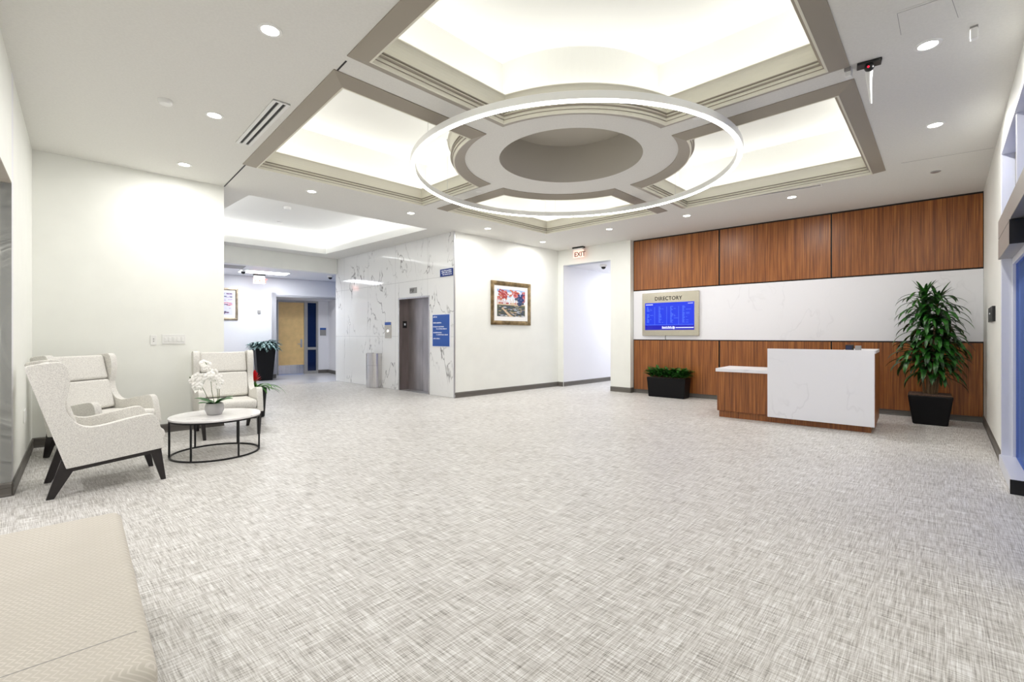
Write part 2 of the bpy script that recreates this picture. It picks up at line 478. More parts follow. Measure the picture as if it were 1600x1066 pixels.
# deep opening in the left wall beside the camera: far jamb, header and soffit
ld = (J - C0).normalized(); ln_ = V2(-ld.y, ld.x)
if (V2(0, 5) - J).dot(ln_) < 0: ln_ = -ln_
J2 = J - ln_ * 1.2
L_jamb = Line(J, J2, inside=J + ld * 1)
wall('wall_left_jamb', L_jamb, 'hall_paint')
Lh = Line(J, J + ld * 3.0)
wall('wall_left_header', Lh, 'wall_paint', z0=2.46)
L_alc = Line(J2, J2 + ld * 6.4)
wall('wall_left_alcove', L_alc, 'hall_paint')
sm = MB(); q = [J, J + ld * 3.0, J + ld * 3.0 - ln_ * 1.2, J2]
sm.add([(p.x, p.y, 2.452) for p in q] + [(p.x, p.y, 2.459) for p in q], [(0, 1, 2, 3), (4, 5, 6, 7), (0, 1, 5, 4), (1, 2, 6, 5), (2, 3, 7, 6), (3, 0, 4, 7)])
struct(sm.build('ceiling_left_opening', 'casing_paint'))
wall('wall_front', L_face, 'wall_paint')
Lend = Line(P1, P1 + V2(-.68, .73) * 8.6, inside=P1 + V2(1, 6))
wall('wall_hall_left', Lend, 'hall_paint', th=.1)
# marble wall with the elevator opening
e_s0, e_s1 = sorted((L_marble.s(622.5), L_marble.s(671.5)))
e_top = L_marble.z(671.5, 461.5)
wall('wall_marble', L_marble, 'marble_tile', holes=[(e_s0, e_s1, 0, e_top)], th=.3)
wall('wall_picture', L_pic, 'wall_paint', th=.3)
# steel corner trim
cm = MB(); cm.box(-.006, .03, -.004, .004, 0, H - .02)
Lc = L_marble
struct((lambda o: o)(MB().box(-.012, .012, -.012, .012, .0, H - .01).build('trim_1', 'aluminium', mw=Matrix.Translation((M1.x, M1.y, 0)) @ Matrix.Rotation(PI / 4, 4, 'Z'))))
# opening to the right corridor
o_s0, o_s1 = sorted((L_pier.s(880), L_pier.s(954)))
wall('wall_pier', L_pier, 'wall_paint', holes=[(o_s0, o_s1, 0, 2.96)], th=.16)
L_ret = Line(P4, W0, inside=P4 + V2(2, -1))
wall('wall_return', L_ret, 'wall_paint', th=.1)
q3 = L_pier.at(L_pier.s(880)).to_2d(); q4 = L_pier.at(L_pier.s(954)).to_2d()
cd = V2(.71, .704)
L_cor = Line(q3 + cd * .02, q3 + cd * 6, inside=q4 + cd * 3)
wall('wall_corridor', L_cor, 'hall_paint', z1=2.96)
L_cor2 = Line(q4 + cd * .1, q4 + cd * 6, inside=q3 + cd * 3)
wall('wall_corridor_right', L_cor2, 'hall_paint', z1=2.96)
L_core = Line(q3 + cd * 6, q4 + cd * 6)
wall('wall_corridor_end', L_core, 'hall_paint', z1=2.96)
wall('wall_walnut', L_wal, 'black_reveal', th=.12)
# right wall: solid, then glazed entrance
g0 = along_right(1566.5); g1 = 6.1
ln = L_right; flip = (L_right.A - W1).length > 1e-6
def rs(d): return ln.L - d if flip else d       # local s of a distance from the corner
hs = sorted((rs(g0), rs(g1)))
wall('wall_right', L_right, 'wall_paint', holes=[(hs[0], hs[1], 0, 3.05)], th=.14)
# room behind the photographer
re_ = W1 + RD * 7.0
B1 = re_ + V2(.731, -.682) * 1.2; B2 = V2(-.15, -2.4)
La_end = J2 + ld * 6.4
wall('wall_entry_side', Line(re_, B1, inside=re_ + V2(0, -2)), 'wall_paint')
wall('wall_entry', Line(B1, B2), 'wall_paint')
wall('wall_back', Line(B2, La_end), 'wall_paint')

# back hall
K0 = V2(-7.945, 12.8); K1 = V2(-5.52, 14.66)
bd = (K1 - K0).normalized()
L_back = Line(K0 - bd * 2.2, K1 + bd * 2.5)
kb0 = L_back.s(431); 
sK = lambda px: L_back.s(px)
lo, hi = sorted((sK(431.5), (0 if L_back.A.x > L_back.B.x else L_back.L)))
wall('wall_hall_back', L_back, 'hall_paint', z1=2.93, holes=[(lo, hi, 0, 2.38)], th=.12)
kn = -L_back.n                                # away from the room
DEP = 1.05
r0 = L_back.at(sK(431.5)).to_2d()
rd_ = bd
L_rec = Line(r0 + kn * DEP - bd * .1, r0 + kn * DEP + bd * 3.5)
recR = L_rec.at(L_rec.s(513)).to_2d()
L_rr = Line(recR, recR - kn * (DEP + .2), inside=recR - bd * 1 - kn * .5)
d_a, d_b = L_rec.s(432.5), L_rec.s(497)
wall('wall_recess_back', L_rec, 'hall_paint', z1=2.5, holes=[tuple(sorted((d_a, d_b))) + (0, 2.36)], th=.1)
wall('wall_recess_right', L_rr, 'hall_paint', z1=2.5)
L_rl = Line(r0, r0 + kn * DEP, inside=r0 + bd)
wall('wall_recess_left', L_rl, 'hall_paint', z1=2.5)
cm = MB(); qq = [r0 - kn * .0, r0 + bd * 4, r0 + bd * 4 + kn * 1.2, r0 + kn * 1.2]
cm.add([(p.x, p.y, 2.38) for p in qq] + [(p.x, p.y, 2.44) for p in qq], [(0, 1, 2, 3), (4, 5, 6, 7), (0, 1, 5, 4), (2, 3, 7, 6), (1, 2, 6, 5), (3, 0, 4, 7)])
struct(cm.build('ceiling_recess', 'hall_paint'))
L_hdr = Line(hall_a - hd * 3.2, hall_b + hd * .0)
wall('wall_hall_header', L_hdr, 'wall_paint', z0=2.93, th=.2)
cm = MB(); hq = [hall_a - hd * 4, hall_b + hd * 3, V2(-4, 17), V2(-13, 17), V2(-13, 9)]
cm.add([(p.x, p.y, 2.935) for p in hq], [(0, 1, 2, 3, 4)])
struct(cm.build('ceiling_hall', 'hall_paint'))
cm = MB(); hq = [q3 - V2(.3, -.3) + cd * .16, q4 + V2(.3, -.3) + cd * .16, q4 + cd * 6.3, q3 + cd * 6.3]
cm.add([(p.x, p.y, 2.95) for p in hq], [(0, 1, 2, 3)])
struct(cm.build('ceiling_corridor', 'hall_paint'))

# baseboards
def bb(side, ln, a=None, b_=None): baseboard(side, ln, 0 if a is None else a, ln.L if b_ is None else b_)
bb('left', L_left); bb('left_jamb', L_jamb); bb('front', L_face); bb('picture', L_pic)
bb('corridor', L_cor); bb('return', L_ret)
bb('walnut', L_wal)
for k, (a, b_) in enumerate(((0, o_s0), (o_s1, L_pier.L))): bb('pier' if k else 'corridor_side', L_pier, a, b_)
a, b_ = sorted((rs(0), rs(g0))); bb('right', L_right, a, b_)
lo2, hi2 = (0, lo) if lo > 0.01 else (hi, L_back.L)
bb('hall_back', L_back, lo2, hi2)
ra, rb = sorted((L_rec.s(497), L_rec.s(513))); bb('recess', L_rec, ra, rb); bb('recess_right', L_rr)

# ------------------------------------------------------------------ the ceiling with its coffers
cL, cB, cR, cT = V2(-3.254, 5.604), V2(.686, 9.434), V2(4.689, 5.821), V2(.633, 1.449)
cc = V2(.68, 5.57)
e1 = V2(3.975, 4.121).normalized(); e2 = V2(3.998, -3.855).normalized()
BW, DR = .12, 1.24
class HP:                         # a line with an inward normal, for offsetting
    def __init__(s, p, d, inside):
        s.p = p; s.d = d.normalized(); n = V2(-s.d.y, s.d.x)
        if (inside - p).dot(n) < 0: n = -n
        s.n = n
    def off(s, o): return s.p + s.n * o
def isect(a, oa, b, ob):
    p, q = a.off(oa), b.off(ob); d, e = a.d, b.d
    det = d.x * -e.y + e.x * d.y
    r = q - p
    t = (r.x * -e.y + e.x * r.y) / det
    return p + d * t
def circ(a, oa, rad):
    p = a.off(oa) - cc; b_ = p.dot(a.d); c_ = p.dot(p) - rad * rad
    D = math.sqrt(b_ * b_ - c_)
    return [cc + p + a.d * (-b_ + D), cc + p + a.d * (-b_ - D)]
def coffer_loop(apex, na, nb, beam_a, beam_b, d):
    """apex corner; na/nb = neighbouring outer corners; beams are (dir) from the centre"""
    mid = (apex + cc) / 2
    oa = HP(apex, na - apex, cc); ob = HP(apex, nb - apex, cc)
    ba = HP(cc, beam_a, mid); bb_ = HP(cc, beam_b, mid)
    P = [isect(oa, d, ob, d), isect(oa, d, ba, BW + d)]
    r = DR + d
    c1 = min(circ(ba, BW + d, r), key=lambda p: (p - P[1]).length)
    s2 = isect(ob, d, bb_, BW + d)
    c2 = min(circ(bb_, BW + d, r), key=lambda p: (p - s2).length)
    a1 = math.atan2(c1.y - cc.y, c1.x - cc.x); a2 = math.atan2(c2.y - cc.y, c2.x - cc.x)
    da = (a2 - a1 + PI) % (2 * PI) - PI
    n = 24
    arc = [cc + V2(math.cos(a1 + da * k / n), math.sin(a1 + da * k / n)) * r for k in range(n + 1)]
    return P + arc + [s2]
COF = [('top', cT, cL, cR, -e1, e2), ('left', cL, cT, cB, -e1, -e2), ('bottom', cB, cL, cR, -e2, e1), ('right', cR, cT, cB, e2, e1)]
def orient(l):
    a = sum(l[i].x * l[(i + 1) % len(l)].y - l[(i + 1) % len(l)].x * l[i].y for i in range(len(l)))
    return l if a > 0 else l[::-1]
# alcove coffer
aA, aB, aC = V2(-3.89, 6.86), V2(-1.65, 9.06), V2(-4.76, 11.85); aD = V2(-7.0, 9.65)
holes = [orient(coffer_loop(*c[1:], .02)) for c in COF]
holes.append(orient([aA, aB, aC, aD]))
OC, OR = V2(.68, 5.46), .83
holes.append([OC + V2(math.cos(2 * PI * k / 64), math.sin(2 * PI * k / 64)) * OR for k in range(64)])
outer = [V2(-12, -5), V2(12, -5), V2(12, 17), V2(-12, 17)]
polys = [[Vector((p.x, p.y, 0)) for p in outer]] + [[Vector((p.x, p.y, 0)) for p in h[::-1]] for h in holes]
allv = [p for h in polys for p in h]
tri = tessellate_polygon(polys)
cm = MB(); cm.add([(p.x, p.y, H) for p in allv], [tuple(t) for t in tri])
struct(cm.build('ceiling', 'ceiling_paint'), 'flat grey-white lobby ceiling around the coffers')

def loft(m, loops):
    n = len(loops[0][0])
    for (la, za), (lb, zb) in zip(loops, loops[1:]):
        m.add([(p.x, p.y, za) for p in la] + [(p.x, p.y, zb) for p in lb], [(i, (i + 1) % n, n + (i + 1) % n, n + i) for i in range(n)])
ZT, ZC = 3.51, 4.0
def inner_axis_area(name, p, q, inward, z, energy, width=.05, color=(1, .995, .985), tilt=.5):
    L = (q - p).length
    li = bpy.data.lights.new(name, 'AREA'); li.shape = 'RECTANGLE'; li.size = L; li.size_y = width; li.energy = energy * L; li.color = color
    o = bpy.data.objects.new(name, li); COL.objects.link(o)
    mid = (p + q) / 2
    X = Vector(((q - p).x, (q - p).y, 0)).normalized()
    Zup = (Vector((inward.x, inward.y, 0)) * tilt + Vector((0, 0, 1))).normalized()
    Zl = -Zup                                     # area lights shine along -Z
    Yl = Zl.cross(X)
    M = Matrix((X, Yl, Zl)).transposed().to_4x4(); M.translation = Vector((mid.x, mid.y, z))
    o.matrix_world = M
    return o
COVE = 1.72
for cname, ap, na, nb, ba_, bb2 in COF:
    lp = lambda d: coffer_loop(ap, na, nb, ba_, bb2, d)
    cm = MB()
    z0 = H - .016
    loft(cm, [(lp(0), H + .001), (lp(0), H - .008), (lp(.012), H - .012), (lp(.116), H - .052), (lp(.120), H - .052), (lp(.120), H - .03)])
    cas = cm.build('trim_casing_' + cname, 'casing_paint'); struct(cas, 'flat taupe border around the %s ceiling coffer' % cname)
    cm = MB()
    prof = [(.1195, H - .030), (.1195, H - .054), (.134, H - .054), (.137, H - .026), (.150, H - .024), (.150, H + .0), (.168, H + .002), (.168, H + .010), (.150, H + .012), (.150, H + .034), (.163, H + .036), (.163, H + .044), (.150, H + .046), (.150, H + .06)]
    for k in range(7):
        t = k / 6 * PI / 2
        prof.append((.150 + .045 * (1 - math.cos(t)), H + .06 + .11 * math.sin(t)))
    prof += [(.20, ZT - .006), (.20, ZT), (.186, ZT), (.06, ZT - .02), (.0, ZT - .06)]
    for (d0, za_), (d1, zb2) in zip(prof, prof[1:]):
        cm.cur = 1 if (abs(za_ - zb2) < .004 and za_ < H + .05 and za_ > H - .03) or (d0 > .16 and za_ < H + .05) else 0  # groove faces get the darker taupe: shade painted into the moulding
        loft(cm, [(lp(d0), za_), (lp(d1), zb2)])
    cm.cur = 0
    cr_ = cm.build('trim_crown_' + cname, ['crown_paint', 'casing_paint'], smooth=False)
    struct(cr_, 'cream cornice moulding inside the %s ceiling coffer' % cname)
    cm = MB(); loft(cm, [(lp(-.0), ZT - .06), (lp(-.07), ZT - .03), (lp(-.07), ZC)])
    top = lp(-.07); tr = tessellate_polygon([[Vector((p.x, p.y, 0)) for p in top]])
    cm.add([(p.x, p.y, ZC) for p in top], [tuple(t) for t in tr])
    struct(cm.build('ceiling_recess_' + cname, 'recess_paint'), 'white lit recess of the %s ceiling coffer' % cname)
    # light strips lying in the cove
    l = lp(.03); zz = ZT - .02
    cen = sum(l, V2(0, 0)) / len(l)
    segs = [(l[0], l[1]), (l[1], l[2]), (l[-1], l[0]), (l[-1], l[-2])]
    arc = l[2:-1]
    for a_, b_ in ((0, 8), (8, 16), (16, 24)): segs.append((arc[a_], arc[b_]))
    for p, q in segs:
        d = (q - p).normalized(); n = V2(-d.y, d.x)
        if (cen - (p + q) / 2).dot(n) < 0: n = -n
        if (p, q) in [(arc[a_], arc[b_]) for a_, b_ in ((0, 8), (8, 16), (16, 24))]: n = ((p + q) / 2 - cc).normalized()
        inner_axis_area('cove_strip_light', p, q, n, ZT + .005, COVE)
# oculus in the disc
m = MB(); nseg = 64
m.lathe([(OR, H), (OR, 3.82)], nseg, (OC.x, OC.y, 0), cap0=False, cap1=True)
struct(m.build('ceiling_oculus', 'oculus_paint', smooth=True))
# alcove coffer
acx = (aA + aC) / 2
def ins(d): 
    L = [aA, aB, aC, aD]; hp = [HP(L[i], L[(i + 1) % 4] - L[i], acx) for i in range(4)]
    return [isect(hp[i - 1], d, hp[i], d) for i in range(4)]
m = MB(); loft(m, [(ins(0), H), (ins(0), H + .14), (ins(-.16), H + .14), (ins(-.16), 3.78)])
t4 = ins(-.16); m.add([(p.x, p.y, 3.78) for p in t4], [(0, 1, 2, 3)])
struct(m.build('ceiling_recess_alcove', 'recess_paint'))
il = ins(-.09)
for i in range(4):
    p, q = il[i], il[(i + 1) % 4]; d = (q - p).normalized(); n = V2(-d.y, d.x)
    if (acx - p).dot(n) < 0: n = -n
    inner_axis_area('alcove_strip_light', p, q, n, H + .15, 3.2, color=(.98, .985, 1), tilt=1.1)

# dark expansion joint in the ceiling
def strip(name, pts, w, z, mat, h=.003):
    m = MB()
    for p, q in zip(pts, pts[1:]):
        d = (q - p).normalized(); n = V2(-d.y, d.x) * w / 2
        m.hexa([(p + n).to_3d() + Vector((0, 0, z - h)), (p - n).to_3d() + Vector((0, 0, z - h)), (q - n).to_3d() + Vector((0, 0, z - h)), (q + n).to_3d() + Vector((0, 0, z - h))],
               [(p + n).to_3d() + Vector((0, 0, z)), (p - n).to_3d() + Vector((0, 0, z)), (q - n).to_3d() + Vector((0, 0, z)), (q + n).to_3d() + Vector((0, 0, z))])
    return m.build(name, mat)
CL = lambda px, py: fl(px, py, H)
def CP(px, py, z=H):
    Y = (z - HC) * F / (HY - py); return V2((px - CX) * Y / F, Y)
struct(strip('trim_joint', [P1 + V2(.01, -.01), CP(384, 257)], .014, H - .0005, 'black_reveal'))
struct(strip('trim_joint_beam', [CP(525, 112), CP(541, 95)], .012, H - .0005, 'black_reveal'))
struct(strip('trim_joint_right', [CP(1408, 255), CP(1552, 231)], .006, H - .0003, 'grey_plastic', .001))

# ------------------------------------------------------------------ ring pendant
RC, RR, RZ = V2(.69, 5.57), 1.84, 3.165
ring = empty('ring_pendant', 'large thin white glowing ring pendant hung below the ceiling disc', 'pendant light', (RC.x, RC.y, RZ))
def ringmesh(prof, n=128):
    m = MB(); k = len(prof); vs = []
    for i in range(n):
        a = 2 * PI * i / n
        vs += [(r * math.cos(a), r * math.sin(a), z) for r, z in prof]
    fs = [(i * k + j, i * k + (j + 1) % k, ((i + 1) % n) * k + (j + 1) % k, ((i + 1) % n) * k + j) for i in range(n) for j in range(k)]
    return m.add(vs, fs)
ringmesh([(RR - .028, -.012), (RR - .03, .05), (RR - .018, .058), (RR + .018, .058), (RR + .03, .05), (RR + .028, -.012)]).build('housing', 'white_plastic', ring, smooth=True)
ringmesh([(RR - .016, -.011), (RR + .016, -.011), (RR + .012, -.026), (RR - .012, -.026)]).build('diffuser', 'led_ring', ring, smooth=True)
for a in (215, 325, 150, 30, 90):
    a = math.radians(a)
    x, y = RR * math.cos(a), RR * math.sin(a)
    pw = RC + V2(x, y)
    inb = any(abs((pw - cc).dot(V2(-e.y, e.x))) < .3 for e in (e1, e2))
    zt = (H if inb else ZC) - RZ
    m = MB(); m.tube([(x, y, .03), (x, y, zt - .002)], .0022, 6)
    w = m.build('wire', 'aluminium', ring)
    m = MB(); m.lathe([(.011, zt - .03), (.011, zt - .002)], 12, (x, y, 0)); m.build('wire_anchor', 'aluminium', w)

# ------------------------------------------------------------------ downlights
SPOTS = [(422, 47, 'nearest the camera above the armchairs'), (335, 180, 'between the smoke detector and the slot vent'), (288, 257, 'closest to the wall with the light switches'),
         (487, 299, 'in front of the alcove coffer near its left end'), (642, 333, 'just off the right corner of the alcove coffer'), (762, 357, 'nearest the corner between marble and picture walls'),
         (848, 378, 'in front of the exit sign, farthest from the camera'), (952, 358, 'nearest the left end of the walnut wall'), (1073, 337, 'above the directory screen side of the walnut wall'),
         (1237, 308, 'beside the long slot vent by the walnut wall'), (1461, 195, 'second along the entrance side'), (1450, 70, 'beside the ceiling access panel')]
def downlight(P, where, z=H, en=18, group='recessed downlights of the lobby ceiling'):
    o = empty('downlight', 'small round bright recessed downlight ' + where, 'downlight', (P.x, P.y, z), 0, group)
    m = MB(); m.lathe([(.055, -.002), (.056, -.006), (.075, -.006), (.078, 0.0), (.055, -.0005)], 28, cap0=False, cap1=False)
    m.build('trim_ring', 'white_plastic', o, smooth=True)
    m = MB(); m.lathe([(.054, -.004), (.054, -.0015)], 28); m.build('lens', 'led_white', o)
    li = bpy.data.lights.new('downlight_lamp', 'AREA'); li.shape = 'DISK'; li.size = .1; li.energy = en
    li.color = (1, .985, .965)
    lo_ = bpy.data.objects.new('downlight_lamp', li); COL.objects.link(lo_); lo_.location = (P.x, P.y, z - .02)
for px, py, w in SPOTS: downlight(CP(px, py), w)

for k, P in enumerate((V2(-.9, .2), V2(1.1, .3), V2(.1, -1.2), V2(2.6, 1.4), V2(-2.6, 1.6), J2 + ld * 1.3 + ln_ * .35)):  # added fill lamps out of view, without fittings; the last brightens the left opening
    li = bpy.data.lights.new('unseen_fill_lamp', 'AREA'); li.shape = 'DISK'; li.size = .1; li.energy = 11 if k < 5 else 26; li.color = (1, .985, .965)
    lo_ = bpy.data.objects.new('unseen_fill_lamp', li); COL.objects.link(lo_); lo_.location = (P.x, P.y, (2.43 if k > 4 else H - .02))
# ceiling fittings
def disc_fit(name, P, z, r, h, label, cat, mat='white_plastic'):
    m = MB(); m.lathe([(r, 0), (r, -h * .5), (r * .8, -h), (.001, -h * 1.02)], 24, cap0=True, cap1=False)
    o = m.build(name, mat, smooth=True); o.location = (P.x, P.y, z); return tag(o, label, cat)
disc_fit('smoke_detector', CP(258.5, 157), H, .055, .035, 'small white round detector on the ceiling left of the slot vent', 'smoke detector')
disc_fit('sprinkler_cover', CP(748, 299), H, .045, .008, 'white round sprinkler cap on the ceiling beam left of the disc', 'sprinkler')
disc_fit('sprinkler_cover', CP(1089, 184), H, .04, .008, 'white round sprinkler cap on the ceiling beam right of the disc', 'sprinkler')
disc_fit('smoke_detector', CP(449, 324, 3.78), 3.78, .07, .05, 'white round detector high in the lit alcove coffer', 'smoke detector')
disc_fit('sprinkler_cover', CP(437, 347, 3.78), 3.78, .05, .02, 'tiny white sprinkler cap in the lit alcove coffer behind its detector', 'sprinkler')
P = CP(1462, 268); disc_fit('sprinkler_cover', P, H, .05, .012, 'small metallic sprinkler fitting on the ceiling near the plant corner', 'sprinkler', 'aluminium')

def slot_vent(quad, label, slots, name='slot_vent'):
    p0, p1, p2, p3 = quad                      # p0-p1 a short end, p0-p3 a long side
    c = (p0 + p1 + p2 + p3) / 4; X = ((p3 - p0) + (p2 - p1)).normalized(); L = ((p3 - p0).length + (p2 - p1).length) / 2; W = ((p1 - p0).length + (p2 - p3).length) / 2
    o = empty(name, label, 'air vent', (c.x, c.y, H), math.atan2(X.y, X.x))
    m = MB(); w = W / (slots * 2 + 1)
    m.box(-L / 2, L / 2, -W / 2, W / 2, -.002, 0)
    m.build('backing', 'black_reveal', o)
    m = MB()
    for k in range(slots + 1): m.box(-L / 2, L / 2, -W / 2 + 2 * k * w - (0 if k == 0 else 0), -W / 2 + (2 * k + 1) * w, -.012, -.002)
    m.box(-L / 2, -L / 2 + .02, -W / 2, W / 2, -.013, -.002); m.box(L / 2 - .02, L / 2, -W / 2, W / 2, -.013, -.002)
    m.build('frame', 'white_plastic', o)
slot_vent([CP(426, 155), CP(455, 162.5), CP(391, 227), CP(369, 222)], 'white slot vent with two black slots on the ceiling near the left coffer', 2)
slot_vent([CP(1144, 313), CP(1141, 309), CP(1283, 286), CP(1287, 289.5)], 'long narrow dark slot vent between the right coffer and the walnut wall', 1)
# access panel
q = [CP(1396, 20), CP(1490, -12), CP(1503, 27), CP(1403, 57)]
ap_ = empty('access_panel', 'flush square access panel outlined on the ceiling above the entrance', 'access panel', ((q[0] + q[2]) / 2).to_3d() + Vector((0, 0, H)))
c_ = (q[0] + q[2]) / 2
m = MB(); qi = [c_ + (p - c_) * .86 for p in q]
def quadprism(m, q, z0, z1): m.hexa([(p.x - c_.x, p.y - c_.y, z0) for p in q], [(p.x - c_.x, p.y - c_.y, z1) for p in q])
quadprism(m, q, -.003, 0); m.build('frame', 'ceiling_paint', ap_)
m = MB(); quadprism(m, [c_ + (p - c_) * .9 for p in q], -.0035, -.003); m.build('shadow_gap', 'grey_plastic', ap_)
m = MB(); quadprism(m, [c_ + (p - c_) * .88 for p in q], -.005, -.0035); m.build('door', 'ceiling_paint', ap_)

# sensors on the entrance side
P = CP(1358, 98)
s_ = empty('ceiling_sensor', 'black ceiling camera bracket with red light and long white tapered arm', 'sensor', (P.x, P.y, H), math.radians(-35))
MB().box(-.075, .075, -.045, .045, -.02, 0).build('mount', 'black_plastic', s_, bevel=.004)
MB().sphere((0, -.02, -.045), .032).build('lens_ball', 'black_plastic', s_, smooth=True)
MB().sphere((-.006, -.045, -.05), .009, 8, 6).build('indicator', 'red_light', s_, smooth=True)
m = MB(); m.tube([(0, 0, -.05), (0, .01, -.12), (.004, .012, -.2), (.012, .015, -.31)], .026, 10, .007); m.build('arm', 'white_plastic', s_, smooth=True)
P = CP(1326, 108)
s_ = empty('motion_sensor', 'small white box sensor mounted at the corner of the ceiling coffers', 'sensor', (P.x, P.y, H), math.radians(43))
MB().box(-.03, .03, -.022, .022, -.07, 0).build('body', 'white_plastic', s_, bevel=.008)
MB().box(-.045, -.03, -.02, .02, -.03, 0).build('bracket', 'grey_plastic', s_)
P = CP(1522, 42)
s_ = empty('motion_sensor', 'white boxy motion sensor under the ceiling by the entrance wall', 'sensor', (P.x, P.y, H), math.radians(43))
MB().box(-.025, .025, -.02, .02, -.085, -.012).build('body', 'white_plastic', s_, bevel=.008)
MB().box(-.02, .02, -.02, .02, -.012, 0).build('bracket', 'grey_plastic', s_)

# dome cameras and hall fittings
def dome(P, z, label):
    o = empty('dome_camera', label, 'security camera', (P.x, P.y, z))
    MB().lathe([(.085, 0), (.085, -.035), (.06, -.05)], 24).build('housing', 'white_plastic', o, smooth=True)
    MB().sphere((0, 0, -.05), .055, 16, 8).build('dome', 'black_plastic', o, smooth=True)
dome(CP(380, 422, 2.935), 2.935, 'white dome camera on the hall ceiling left of the exit sign')
dome(CP(516, 431, 2.935), 2.935, 'white dome camera on the hall ceiling beside the marble wall')
dome(CP(943, 414, 2.95), 2.95, 'white dome camera with black lens in the right corridor')
def troffer(P, z, rz, L, W, label, en):
    o = empty('panel_light', label, 'ceiling light', (P.x, P.y, z), rz)
    m = MB(); m.box(-L / 2, L / 2, -W / 2, W / 2, -.006, 0); m.build('frame', 'white_plastic', o)
    MB().box(-L / 2 + .03, L / 2 - .03, -W / 2 + .03, W / 2 - .03, -.009, -.006).build('diffuser', 'panel_light', o)
    li = bpy.data.lights.new('panel_lamp', 'AREA'); li.shape = 'RECTANGLE'; li.size = L; li.size_y = W; li.energy = en; li.color = (.90, .94, 1)
    lo_ = bpy.data.objects.new('panel_lamp', li); COL.objects.link(lo_); lo_.location = (P.x, P.y, z - .02); lo_.rotation_euler = (0, 0, rz)
hz = math.atan2(bd.y, bd.x)
troffer(CP(413, 426, 2.935), 2.935, hz, 1.2, .6, 'bright white panel light on the hall ceiling above the exit sign', 46)
troffer(q3 + cd * 2.6 + V2(.75, -.7), 2.95, math.atan2(cd.y, cd.x), 1.2, .6, 'bright panel light on the ceiling of the right corridor', 24)
troffer(q3 + cd * 5 + V2(.75, -.7), 2.95, math.atan2(cd.y, cd.x), 1.2, .6, 'bright panel light at the far end of the right corridor', 14)
m = MB(); P = CP(352, 413, 2.935)
m.box(-.3, .3, -.3, .3, -.006, 0); o = m.build('air_grille', 'grey_plastic'); o.location = (P.x - .1, P.y + .35, 2.934); o.rotation_euler = (0, 0, hz)
tag(o, 'square grey air grille on the hall ceiling at its left edge', 'air vent')

def exit_sign(P, z, rz, label, glow, letters):
    o = empty('exit_sign', label, 'exit sign', (P.x, P.y, z), rz)
    MB().box(-.15, .15, -.05, .05, -.035, 0).build('canopy', 'black_plastic', o, bevel=.006)
    MB().box(-.135, .135, -.042, .042, -.075, -.035).build('housing', 'white_plastic', o, bevel=.005)
    MB().box(-.14, .14, -.008, .008, -.25, -.075).build('panel', glow, o)
    text_mesh('lettering', 'EXIT', .15, letters, o, Matrix.Translation((-.115, -.012, -.225)) @ Matrix.Rotation(PI / 2, 4, 'X'), .002)
Pe = CP(904, 386)
exit_sign(Pe, H, math.radians(-42), 'pale lit exit sign hanging in front of the right corridor opening', 'exit_glow', 'letter_dark')
Pe = CP(405, 429, 2.935)
exit_sign(Pe, 2.935, math.radians(30), 'red-glowing exit sign hanging in the back hall', 'exit_glow', 'exit_red')

# ------------------------------------------------------------------ walnut wall panels and white band
zA, zB_, zC_ = 2.215, 1.165, .085
Lw = L_wal
def wpan(name, pxa, pxb, z0, z1, mat, label, cat, th=.022):
    a, b_ = sorted((Lw.s(pxa), Lw.s(pxb)))
    m = MB(); L = b_ - a
    m.box(0, L, .001, th, 0, z1 - z0)
    o = m.build(name, mat, mw=Lw.mw(a, 0, z0), bevel=.002, smooth=False)
    return tag(o, label, cat, 'panels cladding the reception wall')
G = 1.3
wpan('wood_panel', 991.5, 1123, zA + .022, H - .03, 'walnut', 'upper walnut panel at the left end, above the directory screen', 'wall panel')
wpan('wood_panel', 1125.5, 1298, zA + .022, H - .03, 'walnut', 'middle upper walnut panel between the two others', 'wall panel')
wpan('wood_panel', 1300.5, 1535.5, zA + .022, H - .03, 'walnut', 'upper walnut panel at the right end above the tall plant', 'wall panel')
wpan('wood_panel', 991.5, 1123, zC_, zB_ - .022, 'walnut', 'lower walnut panel at the left end behind the low leafy planter', 'wall panel')
wpan('wood_panel', 1125.5, 1298, zC_, zB_ - .022, 'walnut', 'middle lower walnut panel behind the reception desk', 'wall panel')
wpan('wood_panel', 1300.5, 1535.5, zC_, zB_ - .022, 'walnut', 'lower walnut panel at the right end behind the tall plant', 'wall panel')
wpan('stone_panel', 990.5, 1536.5, zB_, zA, 'quartz', 'long white stone band across the middle of the walnut wall', 'wall panel', .02)

# ------------------------------------------------------------------ directory display
a, b_ = sorted((Lw.s(1003.5, .07), Lw.s(1092, .07)))
za, zb = Lw.z(1047, 524.5, .07), Lw.z(1047, 456.5, .07)
W_ = b_ - a; Hh = zb - za
scr = empty('directory_display', 'wall directory display with blue screen in brushed champagne metal frame', 'display')
scr.matrix_world = Lw.mw(a, .021, za)
flipx = Lw.d.x < 0                                  # does local x run leftwards in the picture?
def lx(u): return W_ * (1 - u) if flipx else W_ * u
m = MB(); m.box(0, W_, 0, .05, 0, Hh)
m.build('frame', 'champagne_metal', scr, bevel=.004)
sx0, sx1 = sorted((lx(.055), lx(.925))); sz0, sz1 = Hh * .13, Hh * .765
MB().box(sx0, sx1, .05, .052, sz0, sz1).build('screen', 'screen_blue', scr)
MB().box(sx0, sx1, .052, .0525, sz0, sz0 + (sz1 - sz0) * .17).build('screen_footer', 'screen_navy', scr)
